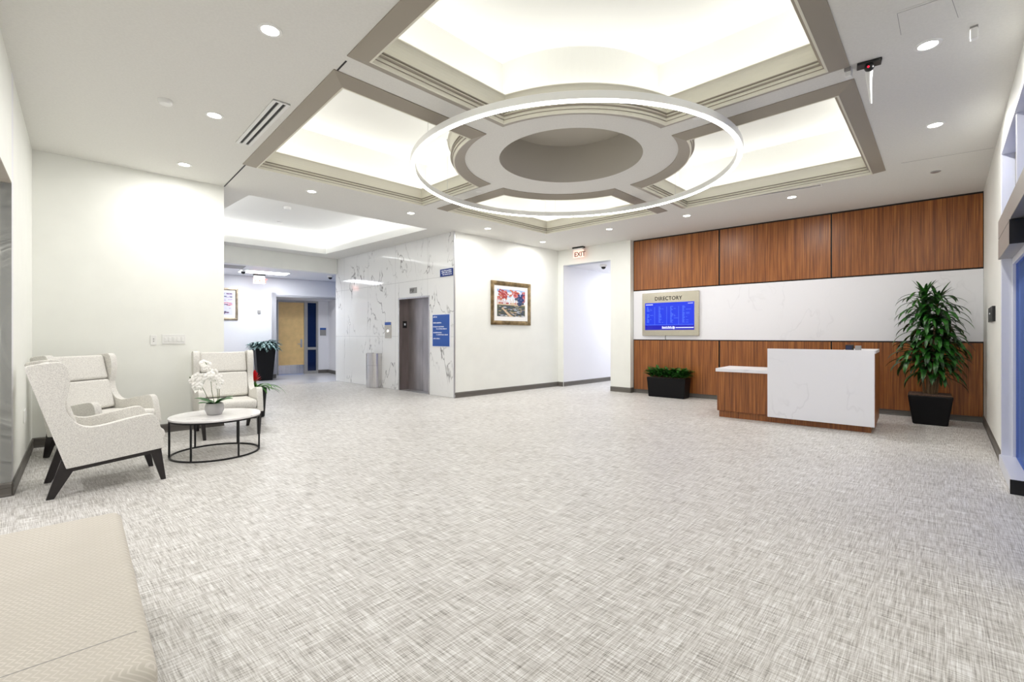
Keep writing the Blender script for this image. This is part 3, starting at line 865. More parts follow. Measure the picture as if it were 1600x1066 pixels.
# rows of unreadable small entries in four columns
m = MB(); rr = random.Random(3)
def bx(m, u0, u1, v0, v1, y0=.0526, y1=.0532):
    x0, x1 = sx0 + (sx1 - sx0) * (1 - u1 if flipx else u0), sx0 + (sx1 - sx0) * (1 - u0 if flipx else u1)
    m.box(x0, x1, y0, y1, sz0 + (sz1 - sz0) * v0, sz0 + (sz1 - sz0) * v1)
for ci, cx_ in enumerate((.04, .29, .53, .77)):
    for r in range(16):
        if ci == 0 and r in (5, 6): continue
        v = .84 - r * .038
        bx(m, cx_, cx_ + .02 + .04 * rr.random(), v, v + .014)
        if rr.random() < .35: bx(m, cx_ + .07, cx_ + .09 + .08 * rr.random(), v, v + .01)
    if ci < 3: bx(m, cx_ + .165, cx_ + .17, .2, .85)
bx(m, .02, .98, .185, .195)
m.build('screen_entries', 'screen_light', scr)
m = MB(); 
u = .02
while u < .17: w = .008 + .006 * rr.random(); bx(m, u, u + w, .92, .955); u += w + .003
u = .88
while u < .97: w = .007 + .006 * rr.random(); bx(m, u, u + w, .93, .955); u += w + .003
u = .36
while u < .58: w = .012 + .008 * rr.random(); h = rr.choice((.07, .05, .09)); bx(m, u, u + w, .045, .045 + h); u += w + .004
m.build('screen_headings', 'screen_white', scr)['kind'] = 'stuff'
m = MB(); bx(m, .59, .61, .03, .13); bx(m, .61, .625, .05, .11); m.build('screen_arrow', 'screen_white', scr)
m = MB(); bx(m, .64, .99, .065, .1); m.build('screen_bar', 'screen_white', scr)
lw_ = W_ * .43
if flipx:
    mwt = Matrix.Translation((lx(.235), .052, Hh * .82)) @ Matrix.Rotation(PI, 4, 'Z') @ Matrix.Rotation(PI / 2, 4, 'X')
else:
    mwt = Matrix.Translation((lx(.235), .052, Hh * .82)) @ Matrix.Rotation(PI, 4, 'Z') @ Matrix.Rotation(PI / 2, 4, 'X')
t = text_mesh('lettering', 'DIRECTORY', Hh * .155, 'letter_dark', scr, mwt, .002, 1.12)
k_ = W_ * .48 / max(.01, t.dimensions.x); t.scale = (k_, k_ * 1.12, 1)
MB().tube([(W_ * .42 if not flipx else W_ * .58, .02, 0), (W_ * .42 if not flipx else W_ * .58, .03, -.05), (W_ * .42 if not flipx else W_ * .58, .006, -.09)], .005, 6).build('cable', 'black_plastic', scr, smooth=True)

# ------------------------------------------------------------------ picture frames
PAINT = {}
for nm, c in dict(sky=(150, 180, 220), cloud=(226, 232, 240), red=(168, 62, 62), rust=(196, 120, 92), pink=(206, 128, 134), navy=(44, 60, 110), slate=(70, 84, 104), sand=(214, 190, 160), olive=(96, 100, 80), lilac=(180, 160, 190), plum=(110, 84, 110), mist=(206, 206, 222)).items():
    flat('paint_' + nm, c, .7)
def picture(ln, pxa, pxb, py_t, py_b, pxm, label, metal, art, off=0):
    a, b_ = sorted((ln.s(pxa, .03), ln.s(pxb, .03)))
    z0, z1 = ln.z(pxm, py_b, .03), ln.z(pxm, py_t, .03)
    W, Hq = b_ - a, z1 - z0
    o = empty('framed_picture', label, 'picture'); o.matrix_world = ln.mw(a, .001, z0)
    fw = .075 * max(W, Hq)
    m = MB()
    def rail(p0, p1, q0, q1):   # outer p0,p1, inner q0,q1 (x,z)
        ys = (0, .035, .02)
        vs = []
        for (p, q) in ((p0, q0), (p1, q1)):
            mid = ((p[0] * .45 + q[0] * .55), (p[1] * .45 + q[1] * .55))
            vs += [(p[0], 0, p[1]), (p[0], .028, p[1]), (mid[0], .036, mid[1]), (q[0], .016, q[1]), (q[0], 0, q[1])]
        m.add(vs, [(i, (i + 1) % 5, 5 + (i + 1) % 5, 5 + i) for i in range(5)])
    O = [(0, 0), (W, 0), (W, Hq), (0, Hq)]; I = [(fw, fw), (W - fw, fw), (W - fw, Hq - fw), (fw, Hq - fw)]
    for i in range(4): rail(O[i], O[(i + 1) % 4], I[i], I[(i + 1) % 4])
    m.build('frame', metal, o)
    MB().box(fw * .9, W - fw * .9, .0, .010, fw * .9, Hq - fw * .9).build('mat_board', 'paper_white', o)
    x0, x1, zz0, zz1 = fw * 1.95, W - fw * 1.95, fw * 2.05, Hq - fw * 1.85
    art(o, x0, x1, zz0, zz1, ln.d.x < 0)
    return o
def art_field(o, x0, x1, z0, z1, fx):
    r = random.Random(5); names = ['sky', 'cloud', 'red', 'rust', 'pink', 'navy', 'slate', 'sand', 'olive']
    m = MB(); ix = {n: i for i, n in enumerate(names)}
    lay = [.0102]
    def rect(u0, u1, v0, v1, c):
        lay[0] += .000012
        m.cur = ix[c]; xa, xb = (x0 + (x1 - x0) * (1 - u1), x0 + (x1 - x0) * (1 - u0)) if fx else (x0 + (x1 - x0) * u0, x0 + (x1 - x0) * u1)
        m.box(xa, xb, .0100, lay[0], z0 + (z1 - z0) * v0, z0 + (z1 - z0) * v1)
    def blob(u, v, ru, rv, c):
        lay[0] += .000012
        m.cur = ix[c]; n = 9; vs = []
        for k in range(n):
            a = 2 * PI * k / n; rr_ = .75 + .4 * r.random()
            uu = min(1, max(0, u + ru * rr_ * math.cos(a))); vv = min(1, max(0, v + rv * rr_ * math.sin(a)))
            uu = 1 - uu if fx else uu
            vs.append((x0 + (x1 - x0) * uu, lay[0], z0 + (z1 - z0) * vv))
        m.add(vs, [tuple(range(n))])
    rect(0, 1, 0, 1, 'cloud'); rect(0, 1, .9, 1, 'sky')
    for k in range(22): blob(r.random(), .6 + .35 * r.random(), .1, .05, r.choice(['sky', 'cloud', 'cloud']))
    rect(0, 1, 0, .45, 'olive'); rect(0, 1, .42, .46, 'sand')
    for k in range(20): rect(k * .05, k * .05 + .015, .46, .56 + .12 * r.random(), r.choice(['sand', 'rust', 'cloud']))
    for k in range(16): blob(.05 + .9 * r.random(), .49, .05, .025, r.choice(['rust', 'red', 'sand']))
    for k in range(60): blob(r.gauss(.2, .1), r.gauss(.8, .09), .045, .04, r.choice(['red', 'rust', 'pink', 'red']))
    for k in range(50): blob(r.gauss(.66, .06), r.gauss(.84, .06), .04, .035, r.choice(['pink', 'red', 'pink', 'rust']))
    for k in range(40): blob(r.gauss(.95, .04), r.gauss(.74, .13), .04, .04, r.choice(['red', 'pink', 'navy']))
    for k in range(50): blob(r.gauss(.8, .05), r.gauss(.62, .09), .04, .05, r.choice(['navy', 'navy', 'slate', 'sky']))
    for k in range(150): blob(r.random(), r.random() * .4, .06, .012, r.choice(['slate', 'navy', 'olive', 'sand', 'cloud', 'slate']))
    for k in range(24): blob(.18 + .3 * k / 24, .3 - .3 * k / 24, .035 + .03 * k / 24, .02, 'sand')
    m.build('painting', ['paint_' + n for n in names], o)
def art_reeds(o, x0, x1, z0, z1, fx):
    r = random.Random(9); names = ['mist', 'lilac', 'plum', 'pink', 'slate']
    m = MB(); ix = {n: i for i, n in enumerate(names)}
    m.cur = 0; m.box(x0, x1, .01, .0102, z0, z1)
    lay = .0102
    for band, cs in ((.1, ['plum', 'slate']), (.28, ['lilac', 'mist']), (.45, ['plum', 'pink']), (.52, ['pink', 'lilac']), (.68, ['lilac', 'mist']), (.8, ['lilac', 'slate']), (.93, ['lilac', 'plum'])):
        for k in range(16):
            lay += .00001; u = r.random() * .9; v = band + r.gauss(0, .025); m.cur = ix[r.choice(cs)]
            m.box(x0 + (x1 - x0) * u, x0 + (x1 - x0) * min(1, u + .1 + .1 * r.random()), .01, lay, z0 + (z1 - z0) * max(0, v - .015), z0 + (z1 - z0) * min(1, v + .02))
    m.build('painting', ['paint_' + n for n in names], o)
picture(L_pic, 768, 829.5, 441, 508, 798, 'gold-framed painting of red trees above a dark furrowed field', 'frame_gold', art_field)
picture(L_back, 325, 372, 449.5, 500, 349, 'champagne-framed lilac landscape picture in the back hall, half hidden by the wall end', 'frame_bronze', art_reeds)

# ------------------------------------------------------------------ elevator
Lm = L_marble
ele = empty('elevator', 'dark brushed steel elevator door recessed in the marble wall', 'elevator')
ele.matrix_world = Lm.mw(e_s0, 0, 0)
eW = e_s1 - e_s0
fr = MB(); t_ = .035
fr.box(0, t_, -.30, .008, 0, e_top); fr.box(eW - t_, eW, -.30, .008, 0, e_top); fr.box(t_, eW - t_, -.30, .008, e_top - t_, e_top)
fr.build('door_frame', 'brushed_steel', ele, bevel=.003)
lf = MB(); lf.box(t_, t_ + .004, -.29, -.005, 0, e_top - t_); lf.box(eW - t_ - .004, eW - t_, -.29, -.005, 0, e_top - t_)
lf.build('jamb_lining', 'elevator_jamb', ele)
mx = eW * .5
MB().box(t_ + .004, mx - .003, -.275, -.25, .005, e_top - t_).build('door', 'elevator_steel', ele, bevel=.002)
MB().box(mx + .003, eW - t_ - .004, -.275, -.25, .005, e_top - t_).build('door', 'elevator_steel', ele, bevel=.002)
MB().box(0, eW, -.30, -.01, 0, .006).build('threshold', 'aluminium', ele)
MB().box(0, eW, -.32, -.29, 0, e_top).build('shaft_back', 'black_reveal', ele)
# call-floor plate on the far jamb (seen facing the camera)
far_x = eW - t_ - .004 if Lm.at(e_s1).y > Lm.at(e_s0).y else t_ + .004
sgn = -1 if far_x > eW / 2 else 1
MB().box(min(far_x, far_x + sgn * .004), max(far_x, far_x + sgn * .004), -.20, -.09, 1.42, 1.58).build('jamb_plate', 'black_plastic', ele)
MB().box(min(far_x, far_x + sgn * .007), max(far_x, far_x + sgn * .007), -.165, -.125, 1.48, 1.53).build('jamb_sign', 'sign_white', ele)
def plate_on(ln, pxa, pxb, py0, py1, name, label, cat, mat, th=.012, off=.0, bevel=.002):
    a, b_ = sorted((ln.s(pxa, off + th), ln.s(pxb, off + th))); pm = (pxa + pxb) / 2
    z0, z1 = ln.z(pm, py1, off + th), ln.z(pm, py0, off + th)
    o = empty(name, label, cat); o.matrix_world = ln.mw(a, off + .0005, z0)
    MB().box(0, b_ - a, 0, th, 0, z1 - z0).build('plate', mat, o, bevel=bevel)
    return o, b_ - a, z1 - z0
# text faces into the room: local +y; reading direction is -x
def face_text(par, s, size, x, y, z, mat, name='lettering', ext=.001, sp=1):
    return text_mesh(name, s, size, mat, par, Matrix.Translation((x, y, z)) @ Matrix.Rotation(PI, 4, 'Z') @ Matrix.Rotation(PI / 2, 4, 'X'), ext, sp)
def scribble(par, W, Hh_, rows, th, mat, seed=1, name='lettering'):
    """rows of small unreadable marks: (u0, u1, v, h) in plate fractions, u from the reader's left"""
    m = MB(); r = random.Random(seed)
    for u0, u1, v, h in rows:
        u = u0
        while u < u1:
            w = h * Hh_ / W * (.35 + .35 * r.random()); hh = h * r.choice((.7, .7, 1, .85))
            m.box(W * (1 - min(u1, u + w)), W * (1 - u), th, th + .0008, Hh_ * v, Hh_ * (v + hh))
            u += w + h * Hh_ / W * (.16 if r.random() < .8 else .6)
    return m.build(name, mat, par)
o, w_, h_ = plate_on(Lm, 640, 651.2, 449.5, 458.5, 'floor_number_sign', 'small grey number plate above the elevator door', 'sign', 'grey_plastic', .006)
face_text(o, 'P3F', h_ * .85, w_ * .95, .0075, h_ * .18, 'letter_dark')
o, w_, h_ = plate_on(Lm, 601.3, 610.8, 503.5, 528.5, 'elevator_call_panel', 'narrow bronze call panel with blue top beside the elevator', 'control panel', 'champagne_metal', .014)
MB().box(0, w_, .014, .017, h_ * .82, h_).build('blue_header', 'sign_blue', o)
MB().lathe([(.02, 0), (.02, .008)], 20).build('call_button', 'led_white', o, mw=None).matrix_basis = Matrix.Translation((w_ / 2, .014, h_ * .45)) @ Matrix.Rotation(-PI / 2, 4, 'X')
o, w_, h_ = plate_on(Lm, 675.6, 703.5, 491, 542, 'wayfinding_sign', 'tall blue wall sign with white lines right of the elevator', 'sign', 'sign_white', .012)
MB().box(w_ * .04, w_ * .98, .012, .016, h_ * .015, h_ * .985).build('blue_face', 'sign_blue', o)
scribble(o, w_, h_, [(.06, .3, .90, .05), (.06, .52, .72, .035), (.06, .66, .6, .035), (.24, .82, .535, .035), (.06, .54, .42, .035), (.24, .88, .355, .035), (.06, .44, .235, .035)], .016, 'sign_white', 4)
# blade sign projecting above
o = empty('blade_sign', 'small dark blue hanging sign with three white lines high on the marble wall', 'sign')
a, b_ = sorted((Lm.s(687.5, .02), Lm.s(707, .02))); z0, z1 = Lm.z(697, 431.5, .02), Lm.z(697, 420, .02)
o.matrix_world = Lm.mw(a, .001, z0)
MB().box(0, b_ - a, 0, .02, 0, z1 - z0).build('plate', 'sign_navy', o, bevel=.002)
scribble(o, b_ - a, z1 - z0, [(.12, .93, .68, .16), (.14, .93, .43, .16), (.22, .93, .17, .16)], .02, 'sign_white', 8)
# steel bin
P = fl(583.5, 606)
bn = empty('waste_bin', 'round brushed steel waste bin against the marble wall', 'bin', (P.x, P.y + .12, 0))
MB().lathe([(.195, 0), (.205, .01), (.205, .535), (.199, .537)], 40, cap1=False).build('body', 'brushed_steel', bn, smooth=True)
MB().lathe([(.199, .537), (.206, .539), (.206, .82), (.196, .825), (.19, .82), (.19, .74), (.001, .74)], 40, cap0=False, cap1=False).build('rim', 'brushed_steel', bn, smooth=True)

# ------------------------------------------------------------------ wall plates
Lf = L_face
o, w_, h_ = plate_on(Lf, 235, 245, 524, 539, 'power_outlet', 'white wall outlet left of the row of light switches', 'outlet', 'white_plastic', .008)
for v in (.38, .62): MB().box(w_ * .42, w_ * .58, .008, .010, h_ * v - .006, h_ * v + .006).build('socket', 'grey_plastic', o)
o, w_, h_ = plate_on(Lf, 253, 289.8, 522.5, 537.5, 'light_switch_panel', 'wide white plate of five light switches on the left wall', 'light switch', 'white_plastic', .008)
for k in range(5):
    x = w_ * (.13 + k * .185)
    MB().box(x - w_ * .05, x + w_ * .05, .008, .014, h_ * .25, h_ * .7).build('switch', 'white_plastic', o, bevel=.002)
o, w_, h_ = plate_on(L_left, 38, 41.2, 640, 659, 'power_outlet', 'white wall outlet low on the left wall behind the nearest armchair', 'outlet', 'white_plastic', .008)
o, w_, h_ = plate_on(L_right, 1544, 1550.5, 480, 503, 'card_reader', 'black card reader on the right wall beside the entrance', 'card reader', 'black_plastic', .025)
MB().sphere((w_ / 2, .026, h_ * .55), .009, 8, 6).build('indicator', 'sign_white', o)
o, w_, h_ = plate_on(L_back, 402.5, 407.5, 485, 490, 'thermostat', 'small grey thermostat on the white hall wall', 'thermostat', 'grey_plastic', .03)
o, w_, h_ = plate_on(L_rec, 500, 509.5, 512.5, 524.5, 'room_sign', 'small grey room sign with blue top right of the hall door', 'sign', 'grey_plastic', .01)
MB().box(0, w_, .01, .014, h_ * .75, h_).build('blue_header', 'sign_blue', o)

# ------------------------------------------------------------------ hall door with sidelight
Lr = L_rec
def RS(px, off=0): return Lr.s(px, off)
dr = empty('door_hall', 'pale maple hall door with steel kick plate and dark glass sidelight', 'door')
dr.name = 'hall_door'
a0, a1 = sorted((RS(433), RS(497)))
dr.matrix_world = Lr.mw(a0, 0, 0)
def dx(px): return RS(px, 0) - a0
DZ = 2.36
def b2(m, pa, pb, y0, y1, z0, z1):
    xa, xb = sorted((dx(pa), dx(pb))); m.box(xa, xb, y0, y1, z0, z1); return m
m = MB(); b2(m, 433, 435, -.1, .02, 0, DZ); b2(m, 475.2, 480.5, -.1, .02, 0, DZ); b2(m, 494, 497, -.1, .02, 0, DZ); b2(m, 435, 475.2, -.1, .02, DZ - .05, DZ); b2(m, 480.5, 494, -.1, .02, DZ - .05, DZ)
b2(m, 480.5, 494, -.1, .02, 0, .09); b2(m, 480.5, 494, -.1, .02, .78, .86)
m.build('door_frame', 'door_metal', dr)
b2(MB(), 435.3, 475, -.06, -.015, .01, DZ - .055).build('door_leaf', 'maple_door', dr)
b2(MB(), 435.5, 474.8, -.015, -.011, .015, .3).build('kick_plate', 'brushed_steel', dr)
xh = dx(471)
hnd = MB().box(xh - .03, xh + .03, -.015, -.005, .86, 1.12).build('handle', 'aluminium', dr, bevel=.003)
sx = 1 if dx(440) > dx(471) else -1
MB().tube([(xh, 0, .97), (xh, .05, .97), (xh + sx * .12, .055, .97)], .012, 8).build('lever', 'aluminium', hnd, smooth=True)
b2(MB(), 480.5, 494, -.04, -.03, .86, DZ - .05).build('sidelight_pane', 'dark_glass', dr)
b2(MB(), 480.5, 494, -.04, -.03, .09, .78).build('sidelight_pane', 'dark_glass', dr)

# ------------------------------------------------------------------ entrance glazing on the right wall
Lg = L_right
ent = empty('entrance_glazing', 'silver framed glass entrance with blue tinted panes at the right edge', 'entrance')
ent.name = 'entrance_door'
ent.matrix_world = Lg.mw(rs(g0), 0, 0)
sg = -1 if flip else 1
def gb(m, d0, d1, y0, y1, z0, z1):
    xa, xb = sorted((sg * d0, sg * d1)); m.box(xa, xb, y0, y1, z0, z1); return m
gp = along_right(1586.5) - g0            # where the fixed panel ends
gL = g1 - g0
m = MB(); gb(m, 0, .05, -.14, .012, 0, 3.05); gb(m, .05, gL - .06, -.14, .012, 2.99, 3.05); gb(m, gp + .02, gp + .08, -.14, .0, 2.35, 2.99); gb(m, gL - .06, gL, -.14, .02, 0, 3.05)
gb(m, gp + 1.3, gp + 1.36, -.14, .0, 2.35, 2.99)
m.build('frame', 'white_frame', ent, bevel=.003)
m = MB(); gb(m, .0, gL, -.12, .03, 2.185, 2.36); m.build('header', 'door_metal', ent, bevel=.003)
m = MB(); gb(m, .0, gp, -.12, .03, 1.99, 2.178); m.build('operator_box', 'door_metal', ent, bevel=.004)
m = MB(); gb(m, gp, gp + .012, -.125, .034, 1.985, 2.18); m.build('operator_end_cap', 'black_plastic', ent, bevel=.002)
m = MB(); gb(m, .05, .075, -.11, -.06, .11, 1.99); gb(m, .075, gp - .03, -.11, -.06, 1.93, 1.99); m.build('fixed_panel_frame', 'white_frame', ent, bevel=.002)
m = MB(); gb(m, 0.002, gp, -.12, .025, 0, .11); m.build('bottom_rail', 'white_frame', ent, bevel=.01)
m = MB(); gb(m, gp, gp + .012, -.125, .03, 0, .115); m.build('rail_end_cap', 'black_plastic', ent, bevel=.002)
m = MB(); gb(m, gp - .03, gp, -.105, -.06, .11, 1.99); m.build('end_stile', 'black_metal', ent, bevel=.003)
gb(MB(), .075, gp - .03, -.088, -.082, .11, 1.93).build('fixed_pane', 'door_glass', ent)
gb(MB(), gp + .05, gL - .08, -.105, -.099, .08, 2.18).build('sliding_pane', 'door_glass', ent)
m = MB(); gb(m, gp + .02, gL - .06, -.12, -.08, 0, .08); m.build('sliding_leaf_frame', 'black_metal', ent)
gb(MB(), .05, gp + .02, -.10, -.094, 2.36, 2.99).build('transom_pane', 'door_glass', ent)
gb(MB(), gp + .08, gp + 1.3, -.10, -.094, 2.36, 2.99).build('transom_pane', 'door_glass', ent)
gb(MB(), .05, .08, -.12, -.08, 2.36, 2.99).build('transom_bead', 'black_metal', ent)
# ground outside
m = MB(); P = W1 + V2(.731, -.682) * .2
qa = [W1 + V2(.731, -.682) * .16, W1 + RD * 9 + V2(.731, -.682) * .16, W1 + RD * 9 + V2(.731, -.682) * 12, W1 + V2(.731, -.682) * 12]
m.add([(p.x, p.y, -.02) for p in qa], [(0, 1, 2, 3)]); o = m.build('floor_outside', 'outside_paving'); struct(o)

# ------------------------------------------------------------------ reception desk
k0, k2 = V2(3.208, 7.18), V2(4.613, 5.976)
dd = (k2 - k0).normalized(); dn = V2(-dd.y, dd.x)
if dn.dot(-k0) < 0: dn = -dn                         # towards the camera
DL = (k2 - k0).length + .06
desk = empty('reception_desk', 'walnut reception desk with white stone front panel and lower left counter', 'desk')
# local frame: x along the front (left to right in the picture), y away from the camera
Xd = dd; Yd = -dn
Mdesk = Matrix(((Xd.x, Yd.x, 0, k0.x), (Xd.y, Yd.y, 0, k0.y), (0, 0, 1, 0), (0, 0, 0, 1)))
if Mdesk.determinant() < 0: print('desk frame flipped')
desk.matrix_world = Mdesk
sp_ = 0.0
# split between low counter and white front, found on the front plane
def desk_x(px, off=0):
    A = k0 - Yd * off; k = (px - CX) / F
    return (k * A.y - A.x) / (Xd.x - k * Xd.y)
xs = desk_x(1199, .08); xe = desk_x(1366.5, .08); xl = desk_x(1120.5, .035); xl0 = desk_x(1118, .07)
DD = .95
MB().box(xl + .02, xs, .0, .6, 0, .1).build('toe_kick', 'walnut', desk)
MB().box(xs + .006, xe - .04, .0, DD - .05, 0, .1).build('toe_kick', 'walnut', desk)
MB().box(xl, xs, -.035, .62, .1, .70).build('low_cabinet', 'walnut', desk, bevel=.002, smooth=False)
MB().box(xl0, xs, -.07, .66, .70, .75).build('low_countertop', 'quartz', desk, bevel=.003)
MB().box(xs, xe, -.08, -.035, .085, 1.065).build('front_panel', 'quartz', desk, bevel=.002)
MB().box(xe - .05, xe + .005, -.035, DD, .085, 1.02).build('side_panel', 'walnut', desk, bevel=.002, smooth=False)
MB().box(xe - .35, xe + .01, -.035, DD + .01, 1.02, 1.06).build('side_countertop', 'quartz', desk, bevel=.003)
MB().box(xs, xe - .05, -.035, .3, .1, 1.0).build('front_cabinet', 'walnut', desk)
MB().box(xs, xs + .03, .3, .75, .1, .72).build('inner_panel', 'walnut', desk)
MB().box(xs + .03, xe - .05, .3, .75, .69, .72).build('work_surface', 'quartz', desk)
# small dark device resting behind the panel
xp = desk_x(1334, -.12); 
ph = empty('desk_telephone', 'small dark desk telephone peeking above the white front panel', 'device'); ph.matrix_world = Mdesk @ Matrix.Translation((xp, .12, 1.0))
MB().box(-.09, .0, -.04, .04, 0, .13).build('body', 'black_plastic', ph, bevel=.006)
MB().box(.015, .08, -.04, .03, 0, .12).build('speaker', 'grey_plastic', ph, bevel=.006)
MB().box(-.08, -.02, -.043, -.04, .07, .115).build('screen', 'dark_glass', ph)

# ------------------------------------------------------------------ plants
def taper_box(m, wx0, wy0, wx1, wy1, h, z=0, lip=.0):
    m.hexa([(-wx0 / 2, -wy0 / 2, z), (wx0 / 2, -wy0 / 2, z), (wx0 / 2, wy0 / 2, z), (-wx0 / 2, wy0 / 2, z)],
           [(-wx1 / 2, -wy1 / 2, z + h), (wx1 / 2, -wy1 / 2, z + h), (wx1 / 2, wy1 / 2, z + h), (-wx1 / 2, wy1 / 2, z + h)])
    return m
# tall dracaena
P = V2(5.96, 6.62)
dp = empty('tall_plant', 'tall bushy dark green dracaena in square black pot in the right corner', 'plant', (P.x, P.y, 0), math.radians(-41))
taper_box(MB(), .37, .36, .48, .46, .41).build('pot', 'pot_black', dp, bevel=.02, seg=3)
m = MB(); m.box(-.225, .225, -.215, .215, .36, .425); m.build('soil', 'soil', dp)
r = random.Random(21); m = MB(); cm = MB()
heads = []
for (hx, hy, hz_, tx, ty) in ((-.05, .02, 1.76, -.05, 0), (.08, .0, 1.70, .08, .02), (.05, -.06, 1.42, .1, -.04), (.16, .04, 1.28, .16, 0), (-.13, -.02, 1.06, -.18, -.02), (-.02, -.05, .92, -.03, -.08), (.09, .04, .88, .12, .04), (-.05, .0, 1.50, -.1, .03), (.02, 0, 1.2, .04, -.05), (.1, -.04, 1.08, .1, -.06)):
    cm.tube([(hx * .4, hy * .5, .4), (hx * .7, hy, (.4 + hz_) / 2), (hx, hy, hz_)], .018, 8, .013)
    heads.append((hx + (tx - hx) * .5, hy, hz_))
for hx, hy, hz_ in heads:
    nL = 34
    for k in range(nL):
        az = k * 2.39996 + r.random() * .4
        t = k / nL
        zz = hz_ - .22 + .27 * t
        up = math.radians(15 + 62 * t + r.uniform(-10, 10))
        L = r.uniform(.30, .43) * (1.0 - .12 * t) * (1.12 if hz_ > 1.45 else 1)
        m.blade((hx + .01 * math.cos(az), hy + .01 * math.sin(az), zz), az, L, r.uniform(.045, .07), up, up + math.radians(r.uniform(60, 95)) * (1.0 - .25 * t), 8, .25)
for hx, hy, hz_ in heads[:2] + heads[-3:-2]:
    for k in range(9):
        az = k * 2.4; m.blade((hx, hy, hz_ + .02), az, r.uniform(.24, .34), .04, math.radians(r.uniform(62, 84)), math.radians(r.uniform(15, 55)), 8, .3)
cm.build('stem', 'cane_brown', dp, smooth=True)
m.build('foliage', 'leaf_dark', dp, smooth=True)

# rectangular planter
c0 = (V2(2.774, 9.53) + V2(3.39, 9.1)) / 2 + V2(.652, .758) * .15
pd = math.atan2(L_wal.d.y, L_wal.d.x)
rp = empty('planter', 'low rectangular black planter of dark green foliage below the directory screen', 'plant', (c0.x, c0.y, 0), math.atan2(-.652, .758))
taper_box(MB(), .74, .28, .8, .32, .40).build('pot', 'pot_black', rp, bevel=.015)
MB().box(-.37, .37, -.13, .13, .36, .405).build('soil', 'soil', rp)
m = MB(); r = random.Random(4)
for k in range(330):
    x = r.uniform(-.36, .36); y = r.uniform(-.12, .12); az = r.uniform(0, 2 * PI)
    if abs(x) > .25: az = r.gauss(0 if x > 0 else PI, .9)
    up = math.radians(r.uniform(20, 85)); L = r.uniform(.13, .25)
    m.blade((x, y, .40 + r.uniform(0, .1)), az, L, r.uniform(.045, .07), up, up * r.uniform(.7, 1.3), 5, .3)
m.build('foliage', 'leaf_green', rp, smooth=True)

# hall planter
P = V2(-6.93, 12.98)
hp_ = empty('hall_planter', 'tall tapered black planter with silvery green plant in the back hall', 'plant', (P.x, P.y, 0), hz)
taper_box(MB(), .36, .36, .50, .50, .88).build('pot', 'pot_black', hp_, bevel=.015)
MB().box(-.235, .235, -.235, .235, .84, .885).build('soil', 'soil', hp_)
m = MB(); r = random.Random(14)
for k in range(230):
    az = r.uniform(0, 2 * PI); rad = r.uniform(0, .18); up = math.radians(r.uniform(10, 85)); L = r.uniform(.24, .38)
    m.blade((rad * math.cos(az), rad * math.sin(az), .88 + r.uniform(0, .12)), az, L, r.uniform(.07, .1), up, up + math.radians(r.uniform(20, 60)), 6, .25)
m.build('foliage', 'leaf_blue', hp_, smooth=True)

# red bromeliad behind the third chair
P = V2(-3.93, 7.12)
br = empty('bromeliad', 'bromeliad with red flower and long arching leaves behind the far armchair', 'plant', (P.x, P.y, 0))
MB().lathe([(.1, 0), (.12, .01), (.15, .44), (.135, .44), (.13, .40), (.001, .40)], 28, cap1=False).build('pot', 'pot_black', br, smooth=True)
m = MB(); r = random.Random(8)
for k in range(34):
    az = k * 2.4; up = math.radians(r.uniform(25, 75)); m.blade((0, 0, .42), az, r.uniform(.28, .42), .045, up, up + math.radians(r.uniform(20, 60)), 8, .3)
m.blade((0, 0, .45), -.25, .62, .012, math.radians(38), math.radians(85), 10, .2)
m.blade((0, 0, .45), .3, .5, .012, math.radians(48), math.radians(95), 10, .2)
m.build('foliage', 'leaf_bright', br, smooth=True)
m = MB(); m.tube([(0, 0, .4), (-.01, -.01, .60)], .012, 8); m.build('stem', 'stem_green', br, smooth=True)
m = MB()
for k in range(26):
    az = k * 2.4; m.blade((-.01, -.01, .54 + .005 * k), az, .12 - .002 * k, .04, math.radians(18 + k * 2.4), math.radians(-14), 4, .4)
m.build('flower', 'flower_red', br, smooth=True)

